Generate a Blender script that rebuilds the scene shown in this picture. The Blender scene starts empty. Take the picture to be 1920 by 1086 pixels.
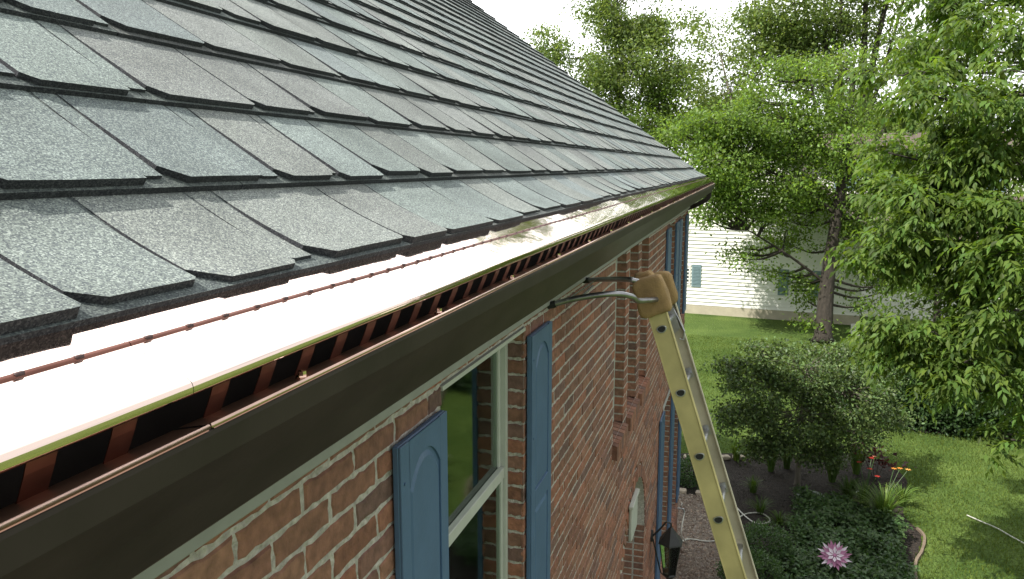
import bpy, math, random
import numpy as np
from mathutils import Vector, noise as mn
random.seed(7); rng = np.random.default_rng(7)
R = math.radians
sc = bpy.context.scene; COL = sc.collection
# ------------------------------------------------------------ camera, sky, sun
F = 1450.0; CX, CY = 960.0, 543.0; EYE = 5.7
PIT = math.atan((CY-312.0)/F); PSI = math.atan((1406.0-CX)/F*math.cos(PIT))
fwd = Vector((math.cos(PSI)*math.cos(PIT), math.sin(PSI)*math.cos(PIT), -math.sin(PIT)))
rgt = Vector((math.sin(PSI), -math.cos(PSI), 0)); upv = rgt.cross(fwd)
cam = bpy.data.cameras.new('camera'); camo = bpy.data.objects.new('camera', cam); COL.objects.link(camo)
camo.location = (0, 0, EYE); camo.rotation_euler = (-fwd).to_track_quat('Z', 'Y').to_euler()
from mathutils import Matrix
camo.rotation_euler = Matrix((rgt, upv, -fwd)).transposed().to_euler()
cam.sensor_width = 36.0; cam.lens = 36.0*F/1920.0; cam.clip_start = 0.02; cam.clip_end = 2000
sc.camera = camo
SUN = Vector((-0.57, 0.55, 1.0)).normalized()
w = bpy.data.worlds.new("World"); sc.world = w; w.use_nodes = True
wt = w.node_tree; wt.nodes.clear()
wo = wt.nodes.new('ShaderNodeOutputWorld'); bg = wt.nodes.new('ShaderNodeBackground'); bg.inputs[1].default_value = 0.12
sky = wt.nodes.new('ShaderNodeTexSky'); sky.sky_type = 'NISHITA'; sky.sun_disc = False
sky.sun_elevation = math.asin(SUN.z); sky.sun_rotation = math.atan2(SUN.x, SUN.y)
tcw = wt.nodes.new('ShaderNodeTexCoord'); cn = wt.nodes.new('ShaderNodeTexNoise'); cn.inputs['Scale'].default_value = 2.6
cn.inputs['Detail'].default_value = 6
cr = wt.nodes.new('ShaderNodeValToRGB'); cr.color_ramp.elements[0].position = 0.30; cr.color_ramp.elements[1].position = 0.47
cr.color_ramp.elements[0].color = (.45,.45,.45,1)
cmx = wt.nodes.new('ShaderNodeMix'); cmx.data_type = 'RGBA'
cmx.inputs[7].default_value = (11.5, 11.8, 11.8, 1)      # bright cloud
wt.links.new(tcw.outputs['Generated'], cn.inputs['Vector']); wt.links.new(cn.outputs['Fac'], cr.inputs['Fac'])
wt.links.new(cr.outputs['Color'], cmx.inputs[0]); wt.links.new(sky.outputs[0], cmx.inputs[6])
# brighter patch added to the sky ahead to whiten the copper, dimmer elsewhere
vm = wt.nodes.new('ShaderNodeVectorMath'); vm.operation = 'DOT_PRODUCT'; vm.inputs[1].default_value = Vector((math.cos(R(16))*math.cos(R(32)), math.sin(R(16))*math.cos(R(32)), math.sin(R(32))))
wmr = wt.nodes.new('ShaderNodeMapRange'); wmr.inputs[1].default_value = .70; wmr.inputs[2].default_value = .93; wmr.inputs[3].default_value = .50; wmr.inputs[4].default_value = 1.30
nrm_ = wt.nodes.new('ShaderNodeVectorMath'); nrm_.operation = 'NORMALIZE'; wt.links.new(tcw.outputs['Generated'], nrm_.inputs[0]); wt.links.new(nrm_.outputs[0], vm.inputs[0]); wt.links.new(vm.outputs['Value'], wmr.inputs[0])
cm2 = wt.nodes.new('ShaderNodeMix'); cm2.data_type = 'RGBA'; cm2.blend_type = 'MULTIPLY'; cm2.inputs[0].default_value = 1
wt.links.new(cmx.outputs[2], cm2.inputs[6]); wt.links.new(wmr.outputs[0], cm2.inputs[7]); wt.links.new(cm2.outputs[2], bg.inputs[0]); wt.links.new(bg.outputs[0], wo.inputs[0])
sl = bpy.data.lights.new('sun', 'SUN'); sl.energy = 5.0; sl.angle = R(0.53); sl.color = (1, .95, .86)
so = bpy.data.objects.new('sun', sl); COL.objects.link(so); so.rotation_euler = SUN.to_track_quat('Z', 'Y').to_euler(); so.location = (0, 0, 30)
sc.view_settings.view_transform = 'Standard'; sc.view_settings.look = 'None'
sc.view_settings.exposure = 0.56; sc.view_settings.gamma = 1.0

def ray(x, y): return fwd + rgt*((x-CX)/F) - upv*((y-CY)/F)
def at_depth(x, y, d): return Vector((0, 0, EYE)) + ray(x, y)*d
def at_y(x, y, Y): r = ray(x, y); return Vector((0, 0, EYE)) + r*(Y/r.y)
def ground_at(x, y, Z=0.0): r = ray(x, y); return Vector((0, 0, EYE)) + r*((Z-EYE)/r.z)

# ------------------------------------------------------------ materials
def nodes(m): m.use_nodes = True; return m.node_tree.nodes, m.node_tree.links
def mat(name, base, rough=.6, metal=0., n_scale=None, n_amt=.25, bump=0., bump_scale=None, attr=False, spec=None, detail=5,
        stretch=None, base2=None, coat=0.):
    m = bpy.data.materials.new(name); N, L = nodes(m); b = N['Principled BSDF']
    b.inputs['Base Color'].default_value = (*base, 1); b.inputs['Roughness'].default_value = rough; b.inputs['Metallic'].default_value = metal
    if spec is not None: b.inputs['Specular IOR Level'].default_value = spec
    if coat: b.inputs['Coat Weight'].default_value = coat
    tc = N.new('ShaderNodeTexCoord'); src = tc.outputs['Object']
    if stretch:
        mp = N.new('ShaderNodeMapping'); mp.inputs['Scale'].default_value = stretch; L.new(src, mp.inputs[0]); src = mp.outputs[0]
    col = None
    if attr:
        a = N.new('ShaderNodeAttribute'); a.attribute_name = 'tint'; col = a.outputs['Color']
    if n_scale:
        n = N.new('ShaderNodeTexNoise'); n.inputs['Scale'].default_value = n_scale; n.inputs['Detail'].default_value = detail; L.new(src, n.inputs['Vector'])
        if base2:
            rp = N.new('ShaderNodeValToRGB'); rp.color_ramp.elements[0].position = .35; rp.color_ramp.elements[1].position = .65
            rp.color_ramp.elements[0].color = (*base, 1); rp.color_ramp.elements[1].color = (*base2, 1); L.new(n.outputs['Fac'], rp.inputs[0]); c2 = rp.outputs[0]
            if col:
                mx = N.new('ShaderNodeMix'); mx.data_type = 'RGBA'; mx.blend_type = 'MULTIPLY'; mx.inputs[0].default_value = 1
                L.new(col, mx.inputs[6]); L.new(c2, mx.inputs[7]); col = mx.outputs[2]
            else: col = c2
        else:
            mr = N.new('ShaderNodeMapRange'); mr.inputs[1].default_value = .25; mr.inputs[2].default_value = .75
            mr.inputs[3].default_value = 1-n_amt; mr.inputs[4].default_value = 1+n_amt; L.new(n.outputs['Fac'], mr.inputs[0])
            mx = N.new('ShaderNodeMix'); mx.data_type = 'RGBA'; mx.blend_type = 'MULTIPLY'; mx.inputs[0].default_value = 1
            if col: L.new(col, mx.inputs[6])
            else: mx.inputs[6].default_value = (*base, 1)
            L.new(mr.outputs[0], mx.inputs[7]); col = mx.outputs[2]
    if col: L.new(col, b.inputs['Base Color'])
    if bump:
        n2 = N.new('ShaderNodeTexNoise'); n2.inputs['Scale'].default_value = bump_scale or n_scale; n2.inputs['Detail'].default_value = 4; L.new(src, n2.inputs['Vector'])
        bp = N.new('ShaderNodeBump'); bp.inputs['Strength'].default_value = 1; bp.inputs['Distance'].default_value = bump
        L.new(n2.outputs['Fac'], bp.inputs['Height']); L.new(bp.outputs[0], b.inputs['Normal'])
    return m
def leafmat(name, base, trans=(.10, .20, .02), tf=.35, rough=.45, spec=.35):
    m = bpy.data.materials.new(name); N, L = nodes(m); b = N['Principled BSDF']; out = N['Material Output']
    b.inputs['Roughness'].default_value = rough; b.inputs['Specular IOR Level'].default_value = spec
    a = N.new('ShaderNodeAttribute'); a.attribute_name = 'tint'
    def mul(c):
        mx = N.new('ShaderNodeMix'); mx.data_type = 'RGBA'; mx.blend_type = 'MULTIPLY'; mx.inputs[0].default_value = 1
        L.new(a.outputs['Color'], mx.inputs[6]); mx.inputs[7].default_value = (*c, 1); return mx.outputs[2]
    L.new(mul(base), b.inputs['Base Color']); t = N.new('ShaderNodeBsdfTranslucent'); L.new(mul(trans), t.inputs[0])
    ms = N.new('ShaderNodeMixShader'); ms.inputs[0].default_value = tf
    L.new(b.outputs[0], ms.inputs[1]); L.new(t.outputs[0], ms.inputs[2]); L.new(ms.outputs[0], out.inputs[0]); return m
M = {}
# shingle: ceramic granules
def shingle_mat():
    m = bpy.data.materials.new('shingle_granules'); N, L = nodes(m); b = N['Principled BSDF']; b.inputs['Roughness'].default_value = .85
    b.inputs['Specular IOR Level'].default_value = .3
    a = N.new('ShaderNodeAttribute'); a.attribute_name = 'tint'; tc = N.new('ShaderNodeTexCoord')
    v = N.new('ShaderNodeTexVoronoi'); v.inputs['Scale'].default_value = 560; L.new(tc.outputs['Object'], v.inputs['Vector'])
    sep = N.new('ShaderNodeSeparateColor'); L.new(v.outputs['Color'], sep.inputs[0])
    rp = N.new('ShaderNodeValToRGB'); e = rp.color_ramp.elements
    e[0].position = 0; e[0].color = (.42, .45, .50, 1); e[1].position = 1; e[1].color = (1.95, 2.0, 1.95, 1)
    for p, c in ((.25, (.62, .66, .72, 1)), (.55, (.95, 1.0, .98, 1)), (.8, (1.22, 1.30, 1.26, 1))):
        k = e.new(p); k.color = c
    L.new(sep.outputs[0], rp.inputs[0])
    n = N.new('ShaderNodeTexNoise'); n.inputs['Scale'].default_value = 5; n.inputs['Detail'].default_value = 3; L.new(tc.outputs['Object'], n.inputs['Vector'])
    mr = N.new('ShaderNodeMapRange'); mr.inputs[1].default_value = .3; mr.inputs[2].default_value = .7; mr.inputs[3].default_value = .80; mr.inputs[4].default_value = 1.20; L.new(n.outputs['Fac'], mr.inputs[0])
    x1 = N.new('ShaderNodeMix'); x1.data_type = 'RGBA'; x1.blend_type = 'MULTIPLY'; x1.inputs[0].default_value = 1; L.new(a.outputs['Color'], x1.inputs[6]); L.new(rp.outputs[0], x1.inputs[7])
    x2 = N.new('ShaderNodeMix'); x2.data_type = 'RGBA'; x2.blend_type = 'MULTIPLY'; x2.inputs[0].default_value = 1; L.new(x1.outputs[2], x2.inputs[6]); L.new(mr.outputs[0], x2.inputs[7])
    L.new(x2.outputs[2], b.inputs['Base Color'])
    bp = N.new('ShaderNodeBump'); bp.inputs['Strength'].default_value = .6; bp.inputs['Distance'].default_value = .0015
    L.new(sep.outputs[1], bp.inputs['Height']); L.new(bp.outputs[0], b.inputs['Normal']); return m
M['shingle'] = shingle_mat()
M['brick'] = mat('brick', (.2, .1, .08), .85, n_scale=34, n_amt=.38, bump=.004, bump_scale=95, attr=True)
M['mortar'] = mat('mortar', (.46, .43, .385), .95, n_scale=55, n_amt=.35, bump=.012, bump_scale=90)
M['copper'] = mat('copper_sheet', (.96, .76, .67), .06, 1.0, n_scale=3, n_amt=.05, bump=.0018, bump_scale=6, stretch=(.6, 1, 1))
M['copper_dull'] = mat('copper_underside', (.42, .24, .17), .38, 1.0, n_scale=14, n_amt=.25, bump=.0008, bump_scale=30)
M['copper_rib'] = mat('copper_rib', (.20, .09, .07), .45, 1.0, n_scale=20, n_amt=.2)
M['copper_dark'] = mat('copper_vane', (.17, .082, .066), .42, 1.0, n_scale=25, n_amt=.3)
M['bead'] = mat('satin_copper', (.68, .48, .40), .32, 1.0, n_scale=20, n_amt=.2)
M['rivet'] = mat('punched_slot', (.06, .03, .03), .6)
M['bronze'] = mat('bronze_paint', (.036, .0265, .0255), .42, n_scale=7, n_amt=.32, stretch=(1, 6, .5), bump=.0006, bump_scale=16, spec=.25)
M['gutter_in'] = mat('gutter_interior', (.045, .035, .03), .8, n_scale=12, n_amt=.4)
M['frieze'] = mat('frieze_paint', (.30, .305, .28), .7, n_scale=16, n_amt=.10)
M['shutter'] = mat('slate_blue_paint', (.078, .140, .245), .42, n_scale=9, n_amt=.09, bump=.0008, bump_scale=60)
M['vinyl'] = mat('window_vinyl', (.46, .48, .43), .5, n_scale=12, n_amt=.08)
M['white'] = mat('white_paint', (.72, .72, .68), .5, n_scale=6, n_amt=.05)
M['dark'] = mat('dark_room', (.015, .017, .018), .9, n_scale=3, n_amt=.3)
M['curtain'] = mat('net_curtain', (.62, .66, .56), .9, n_scale=30, n_amt=.2, stretch=(4, 1, .1))
M['frp_y'] = mat('yellow_fibreglass', (.52, .45, .20), .5, n_scale=6, n_amt=.24, bump=.0006, bump_scale=80)
M['frp_p'] = mat('weathered_fibreglass', (.52, .48, .36), .6, n_scale=7, n_amt=.24, bump=.0006, bump_scale=80)
M['alu'] = mat('aluminium', (.45, .46, .47), .38, .9, n_scale=20, n_amt=.2)
M['steel'] = mat('dull_steel_tube', (.30, .30, .31), .33, .9, n_scale=20, n_amt=.25)
M['rubber'] = mat('black_rubber', (.02, .02, .02), .8)
M['canvas'] = mat('tan_canvas', (.32, .21, .09), .92, n_scale=11, n_amt=.38, bump=.003, bump_scale=160)
M['iron'] = mat('black_iron', (.018, .02, .02), .5, n_scale=20, n_amt=.3)
M['hose'] = mat('pale_hose', (.55, .55, .50), .6, n_scale=30, n_amt=.1)
M['siding'] = mat('white_siding', (.80, .80, .76), .6, n_scale=2.5, n_amt=.04)
M['found'] = mat('concrete', (.44, .40, .31), .9, n_scale=4, n_amt=.12, bump=.004, bump_scale=30)
M['nroof'] = mat('brown_shingles', (.11, .085, .075), .95, n_scale=18, n_amt=.3, bump=.01, bump_scale=40)
M['nshut'] = mat('grey_green_shutter', (.17, .25, .28), .6, n_scale=9, n_amt=.08)
M['bark'] = mat('bark', (.034, .028, .022), .95, n_scale=14, n_amt=.45, bump=.03, bump_scale=20, stretch=(1, 1, .25))
M['bark_g'] = mat('grey_bark', (.14, .125, .10), .95, n_scale=14, n_amt=.4, bump=.02, bump_scale=20, stretch=(1, 1, .25))
M['soil'] = mat('dark_mulch', (.010, .008, .006), .97, n_scale=38, bump=.03, bump_scale=55, base2=(.036, .026, .020))
M['gravel'] = mat('pea_gravel_bed', (.09, .07, .055), .97, n_scale=60, bump=.02, bump_scale=70, base2=(.24, .19, .15))
M['stone'] = mat('pebble', (.3, .25, .2), .85, attr=True, n_scale=40, n_amt=.2)
M['edge'] = mat('edging_stone', (.40, .34, .27), .9, n_scale=8, n_amt=.3, bump=.01, bump_scale=20)
M['edge_dark'] = mat('weathered_edging', (.17, .13, .095), .9, n_scale=9, n_amt=.3)
M['bath'] = mat('birdbath_stone', (.30, .34, .30), .85, n_scale=14, n_amt=.35, bump=.004, bump_scale=30)
M['water'] = mat('bath_water', (.02, .03, .03), .05)
M['pink'] = mat('pink_petal', (.42, .17, .30), .5, n_scale=10, n_amt=.2)
M['pwhite'] = mat('pale_petal', (.72, .62, .70), .5, n_scale=10, n_amt=.15)
M['L_near'] = leafmat('leaf_boxelder', (.074, .138, .034), (.16, .30, .03), .40, .5, .2)
M['L_mid'] = leafmat('leaf_maple', (.102, .180, .042), (.21, .35, .035), .45)
M['L_far'] = leafmat('leaf_far', (.120, .19, .060), (.22, .33, .06), .46)
M['L_small'] = leafmat('leaf_crab', (.058, .102, .040), (.10, .17, .03), .3)
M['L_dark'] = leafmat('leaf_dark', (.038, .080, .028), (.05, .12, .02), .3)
M['L_blade'] = leafmat('leaf_blade', (.075, .15, .035), (.10, .2, .02), .3)
M['L_grass'] = leafmat('grass_blade', (.092, .155, .034), (.12, .21, .03), .35, .6, .2)
M['L_burg'] = leafmat('leaf_burgundy', (.06, .022, .02), (.1, .02, .02), .3)
M['L_bloom'] = leafmat('bloom', (1, 1, 1), (1, 1, 1), .3)
def glass_mat():
    m = bpy.data.materials.new('window_glass'); N, L = nodes(m); out = N['Material Output']
    g = N.new('ShaderNodeBsdfGlossy'); g.inputs['Roughness'].default_value = .05; g.inputs[0].default_value = (.85, .95, .88, 1)
    t = N.new('ShaderNodeBsdfTransparent'); t.inputs[0].default_value = (.88, .95, .88, 1); fr = N.new('ShaderNodeFresnel'); fr.inputs[0].default_value = 2.4
    ms = N.new('ShaderNodeMixShader'); L.new(fr.outputs[0], ms.inputs[0]); L.new(t.outputs[0], ms.inputs[1]); L.new(g.outputs[0], ms.inputs[2]); L.new(ms.outputs[0], out.inputs[0]); return m
M['glass'] = glass_mat()
def grass_ground():
    m = bpy.data.materials.new('lawn'); N, L = nodes(m); b = N['Principled BSDF']; b.inputs['Roughness'].default_value = .9; b.inputs['Specular IOR Level'].default_value = .1
    tc = N.new('ShaderNodeTexCoord'); n1 = N.new('ShaderNodeTexNoise'); n1.inputs['Scale'].default_value = .9; n1.inputs['Detail'].default_value = 5
    n2 = N.new('ShaderNodeTexNoise'); n2.inputs['Scale'].default_value = 22; n2.inputs['Detail'].default_value = 6
    L.new(tc.outputs['Object'], n1.inputs[0]); L.new(tc.outputs['Object'], n2.inputs[0])
    r1 = N.new('ShaderNodeValToRGB'); r1.color_ramp.elements[0].color = (.055, .095, .022, 1); r1.color_ramp.elements[1].color = (.10, .148, .036, 1)
    r1.color_ramp.elements[0].position = .35; r1.color_ramp.elements[1].position = .65
    mr = N.new('ShaderNodeMapRange'); mr.inputs[1].default_value = .3; mr.inputs[2].default_value = .7; mr.inputs[3].default_value = .6; mr.inputs[4].default_value = 1.4
    L.new(n1.outputs['Fac'], r1.inputs[0]); L.new(n2.outputs['Fac'], mr.inputs[0])
    x = N.new('ShaderNodeMix'); x.data_type = 'RGBA'; x.blend_type = 'MULTIPLY'; x.inputs[0].default_value = 1; L.new(r1.outputs[0], x.inputs[6]); L.new(mr.outputs[0], x.inputs[7]); L.new(x.outputs[2], b.inputs['Base Color'])
    bp = N.new('ShaderNodeBump'); bp.inputs['Distance'].default_value = .05; L.new(n2.outputs['Fac'], bp.inputs['Height']); L.new(bp.outputs[0], b.inputs['Normal']); return m
M['lawn'] = grass_ground()

# ------------------------------------------------------------ mesh builder
class MB:
    def __init__(s): s.v = []; s.f = []; s.m = []; s.c = []
    def add(s, vs, fs, mi=0, tint=(1, 1, 1)):
        o = len(s.v); s.v.extend([tuple(v) for v in vs])
        for f in fs: s.f.append(tuple(i+o for i in f)); s.m.append(mi); s.c.append(tint)
    def fx(s):     # eave cross-section: measured rise per metre of offset -> true height
        for i, (x, y, z) in enumerate(s.v):
            q = (EYE-z)/y; s.v[i] = (x, y, EYE-y*q/(.9692-.0469*q))
        return s
    def box(s, x0, x1, y0, y1, z0, z1, mi=0, tint=(1, 1, 1), b=0.0):
        if b <= 0:
            s.add([(x0, y0, z0), (x1, y0, z0), (x1, y1, z0), (x0, y1, z0), (x0, y0, z1), (x1, y0, z1), (x1, y1, z1), (x0, y1, z1)],
                  [(0, 3, 2, 1), (4, 5, 6, 7), (0, 1, 5, 4), (1, 2, 6, 5), (2, 3, 7, 6), (3, 0, 4, 7)], mi, tint); return
        V = []; idx = {}
        for i, (x, sx) in enumerate(((x0, 1), (x1, -1))):
            for j, (y, sy) in enumerate(((y0, 1), (y1, -1))):
                for k, (z, sz) in enumerate(((z0, 1), (z1, -1))):
                    for a in range(3):
                        p = [x+sx*b, y+sy*b, z+sz*b]; p[a] = (x, y, z)[a]; idx[(i, j, k, a)] = len(V); V.append(p)
        Fc = []
        for a in range(3):
            o1, o2 = [q for q in range(3) if q != a]
            for e in (0, 1):
                q = []
                for (u, v_) in ((0, 0), (1, 0), (1, 1), (0, 1)):
                    t = [0, 0, 0]; t[a] = e; t[o1] = u; t[o2] = v_; q.append(idx[(*t, a)])
                Fc.append(q)
        for a in range(3):
            o1, o2 = [q for q in range(3) if q != a]
            for u in (0, 1):
                for v_ in (0, 1):
                    t0 = [0, 0, 0]; t0[o1] = u; t0[o2] = v_; t1 = list(t0); t1[a] = 1
                    Fc.append([idx[(*t0, o1)], idx[(*t1, o1)], idx[(*t1, o2)], idx[(*t0, o2)]])
        for i in (0, 1):
            for j in (0, 1):
                for k in (0, 1): Fc.append([idx[(i, j, k, 0)], idx[(i, j, k, 1)], idx[(i, j, k, 2)]])
        s.add(V, Fc, mi, tint)
    def tube(s, pts, r, n=8, mi=0, tint=(1, 1, 1), cap=True):
        pts = [Vector(p) for p in pts]; rs = r if isinstance(r, (list, tuple)) else [r]*len(pts)
        o = []; V = []; prev = None
        for i, p in enumerate(pts):
            d = (pts[min(i+1, len(pts)-1)]-pts[max(i-1, 0)])
            if d.length < 1e-9: d = Vector((0, 0, 1))
            d.normalize()
            if prev is None: a = d.orthogonal().normalized()
            else:
                a = prev - d*prev.dot(d); a = a.normalized() if a.length > 1e-6 else d.orthogonal().normalized()
            prev = a; b = d.cross(a)
            for k in range(n):
                t = 2*math.pi*k/n; V.append(p+(a*math.cos(t)+b*math.sin(t))*rs[i])
        Fc = []
        for i in range(len(pts)-1):
            for k in range(n): Fc.append((i*n+k, i*n+(k+1) % n, (i+1)*n+(k+1) % n, (i+1)*n+k))
        if cap: Fc.append(tuple(range(n-1, -1, -1))); Fc.append(tuple((len(pts)-1)*n+k for k in range(n)))
        s.add(V, Fc, mi, tint)
    def extrude_x(s, prof, x0, x1, n=1, mi=0, tint=(1, 1, 1), wob=None, closed=False):
        V = []; m = len(prof)
        for i in range(n+1):
            x = x0+(x1-x0)*i/n
            for (y, z) in prof:
                dz = wob(x, y) if wob else 0
                V.append((x, y, z+dz))
        Fc = []
        for i in range(n):
            for j in range(m if closed else m-1): Fc.append((i*m+j, i*m+(j+1) % m, (i+1)*m+(j+1) % m, (i+1)*m+j))
        s.add(V, Fc, mi, tint)
    def build(s, name, mats, parent=None, smooth=False, tint=False, fix=True):
        me = bpy.data.meshes.new(name); me.from_pydata(s.v, [], s.f)
        if not isinstance(mats, (list, tuple)): mats = [mats]
        for m in mats: me.materials.append(m)
        me.polygons.foreach_set('material_index', s.m)
        if tint:
            ca = me.color_attributes.new('tint', 'FLOAT_COLOR', 'CORNER'); tot = [len(f) for f in s.f]
            arr = np.repeat(np.array([(*c, 1) for c in s.c], dtype=np.float32), tot, axis=0); ca.data.foreach_set('color', arr.ravel())
        if fix:
            import bmesh
            bm = bmesh.new(); bm.from_mesh(me); bmesh.ops.recalc_face_normals(bm, faces=bm.faces); bm.to_mesh(me); bm.free()
        if smooth:
            me.polygons.foreach_set('use_smooth', [True]*len(me.polygons))
        me.update(); o = bpy.data.objects.new(name, me); COL.objects.link(o)
        if parent: o.parent = parent; o.matrix_parent_inverse = Matrix.Translation(-base_of(parent))
        return o
def base_of(o): return Vector((0, 0, 0)) if o.parent else Vector(o.location)
def tag(o, label=None, cat=None, group=None, kind=None):
    if label: o['label'] = label
    if cat: o['category'] = cat
    if group: o['group'] = group
    if kind: o['kind'] = kind
    return o
def thing(name, label, cat, loc=(0, 0, 0), group=None):
    o = bpy.data.objects.new(name, None); COL.objects.link(o); o.location = loc; o.empty_display_size = .1
    return tag(o, label, cat, group)
# fast numpy leaves: kite with a fold along the midrib
def leaf_mesh(name, P, D, Nn, Ln, Wd, m, parent=None, tints=None, droop=.0, m_extra=None):
    n = len(P); P = np.asarray(P, float); D = np.asarray(D, float); Nn = np.asarray(Nn, float)
    D = D/np.linalg.norm(D, axis=1, keepdims=True); S = np.cross(D, Nn); S /= (np.linalg.norm(S, axis=1, keepdims=True)+1e-9); U = np.cross(S, D)
    Ln = np.broadcast_to(np.asarray(Ln, float), (n,))[:, None]; Wd = np.broadcast_to(np.asarray(Wd, float), (n,))[:, None]
    mid = P+D*Ln*.45
    v = np.stack([P, mid+S*Wd*.5+U*Wd*.12, P+D*Ln-U*Ln*droop, mid-S*Wd*.5+U*Wd*.12, mid-U*Ln*.02], 1).reshape(-1, 3)
    b = (np.arange(n)*5)[:, None]
    f = np.concatenate([b+np.array([0, 1, 4]), b+np.array([1, 2, 4]), b+np.array([0, 4, 3]), b+np.array([4, 2, 3])], 1).reshape(-1, 3)
    me = bpy.data.meshes.new(name); me.vertices.add(len(v)); me.vertices.foreach_set('co', v.astype(np.float32).ravel())
    me.loops.add(f.size); me.loops.foreach_set('vertex_index', f.astype(np.int32).ravel())
    me.polygons.add(len(f)); me.polygons.foreach_set('loop_start', np.arange(0, f.size, 3, dtype=np.int32))
    try: me.polygons.foreach_set('loop_total', np.full(len(f), 3, dtype=np.int32))
    except Exception: pass
    me.materials.append(m); ca = me.color_attributes.new('tint', 'FLOAT_COLOR', 'POINT')
    if tints is None: tints = np.ones((n, 3))
    c = np.concatenate([np.repeat(tints, 5, 0), np.ones((n*5, 1))], 1).astype(np.float32); ca.data.foreach_set('color', c.ravel())
    me.update(calc_edges=True); me.validate(); o = bpy.data.objects.new(name, me); COL.objects.link(o)
    if parent: o.parent = parent; o.matrix_parent_inverse = Matrix.Translation(-base_of(parent))
    return o
def rdir(n):
    v = rng.normal(size=(n, 3)); return v/np.linalg.norm(v, axis=1, keepdims=True)
def leaf_tints(n, lo=.7, hi=1.3, yel=.2):
    k = rng.uniform(lo, hi, n)[:, None]; y = rng.uniform(0, yel, n)[:, None]
    return np.concatenate([k*(1+y*1.2), k*(1+y*.3), k*(1-y*.4)], 1)

# ------------------------------------------------------------ house numbers (Y = distance left of the lens, Z = height)
YW = .80; X0, X1 = -1.2, 11.2; RX1 = 11.32; COURSE = .0655; BL = .2065
house = thing('brick_house', 'two storey red brick house with grey shingle roof, blue shutters and copper gutter guard', 'house', (X0, YW, 0))
# ---- roof shingles
AL = R(36.5); ca_, sa_ = math.cos(AL), math.sin(AL); EXP = .2277
EY2, EZ2 = .763, EYE-.0324-.006
def slope(t):      # t = distance upslope from the butt line of course 2; returns (y, z, ny, nz)
    if t >= 0: return EY2+t*ca_, EZ2+t*sa_, -sa_, ca_
    u = min(1.15, -t/EXP); a0, a1 = AL, R(24)
    n = 8; y, z = EY2, EZ2; st = -t/n
    for i in range(n):
        uu = (i+.5)/n*u; a = a0+(a1-a0)*max(0, uu-.05)**1.0
        y -= st*math.cos(a); z -= st*math.sin(a)
    a = a0+(a1-a0)*u
    return y, z, -math.sin(a), math.cos(a)
NC = 25
PAL = [(.158, .176, .170), (.163, .177, .168), (.174, .180, .170), (.151, .168, .165), (.171, .175, .166), (.163, .181, .172), (.150, .165, .165), (.181, .188, .177), (.168, .170, .164)]
PAL = [(a_*1.15, b_*1.16, c_*1.17) for a_, b_, c_ in PAL]
roof = MB()
def lift(t, top): # height over the deck of a layer; t measured up from the butt
    k = max(0, 1-t/EXP); return .003+k*top
def slab(t0, s0, s1, toff, top, bot, tint, chn=0., chf=0., rows=4, ex=.03, wob=0.):
    # tab from butt (t0+toff) up to t0+EXP+ex
    if t0 < 0: toff += .014
    ts = [toff+(EXP+ex-toff)*(i/rows) for i in range(rows+1)]
    V = []; w = s1-s0; sm = [0, .5, 1]
    def pt(s, t, h):
        y, z, ny, nz = slope(t0+t); return (s, y+ny*h, z+nz*h)
    # chamfered outline, columns s0..s1
    cols = [s0, s0+min(chn, w*.4), (s0+s1)/2, s1-min(chf, w*.3), s1]
    bt = [toff+chn*.8, toff+wob, toff-wob*.6, toff+wob*.4, toff+chf*.8]
    m = len(cols)
    for j in range(m):
        for i in range(rows+1):
            t = bt[j]+(EXP+ex-bt[j])*(i/rows); V.append(pt(cols[j], t, lift(t, top)))
    nb = len(V)
    for j in range(m): V.append(pt(cols[j], bt[j], lift(bt[j], bot)-.001))
    nsd = len(V)
    for j in (0, m-1):
        for i in range(rows+1):
            t = bt[j]+(EXP+ex-bt[j])*(i/rows); V.append(pt(cols[j], t, lift(t, bot)-.001))
    Fc = []
    for j in range(m-1):
        for i in range(rows): a = j*(rows+1)+i; Fc.append((a, a+rows+1, a+rows+2, a+1))
        Fc.append((j*(rows+1), nb+j, nb+j+1, (j+1)*(rows+1)))
    for q, j in enumerate((0, m-1)):
        for i in range(rows): a = j*(rows+1)+i; b = nsd+q*(rows+1)+i; Fc.append((a, a+1, b+1, b))
    nt = (m-1)*(rows+1)
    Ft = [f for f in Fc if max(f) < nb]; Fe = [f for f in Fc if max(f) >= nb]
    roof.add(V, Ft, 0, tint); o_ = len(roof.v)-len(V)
    for f in Fe: roof.f.append(tuple(i_+o_ for i_ in f)); roof.m.append(0); roof.c.append((.045, .045, .052))  # edges coloured near-black: cut asphalt, deepened to carry their shade
random.seed(11)
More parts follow.
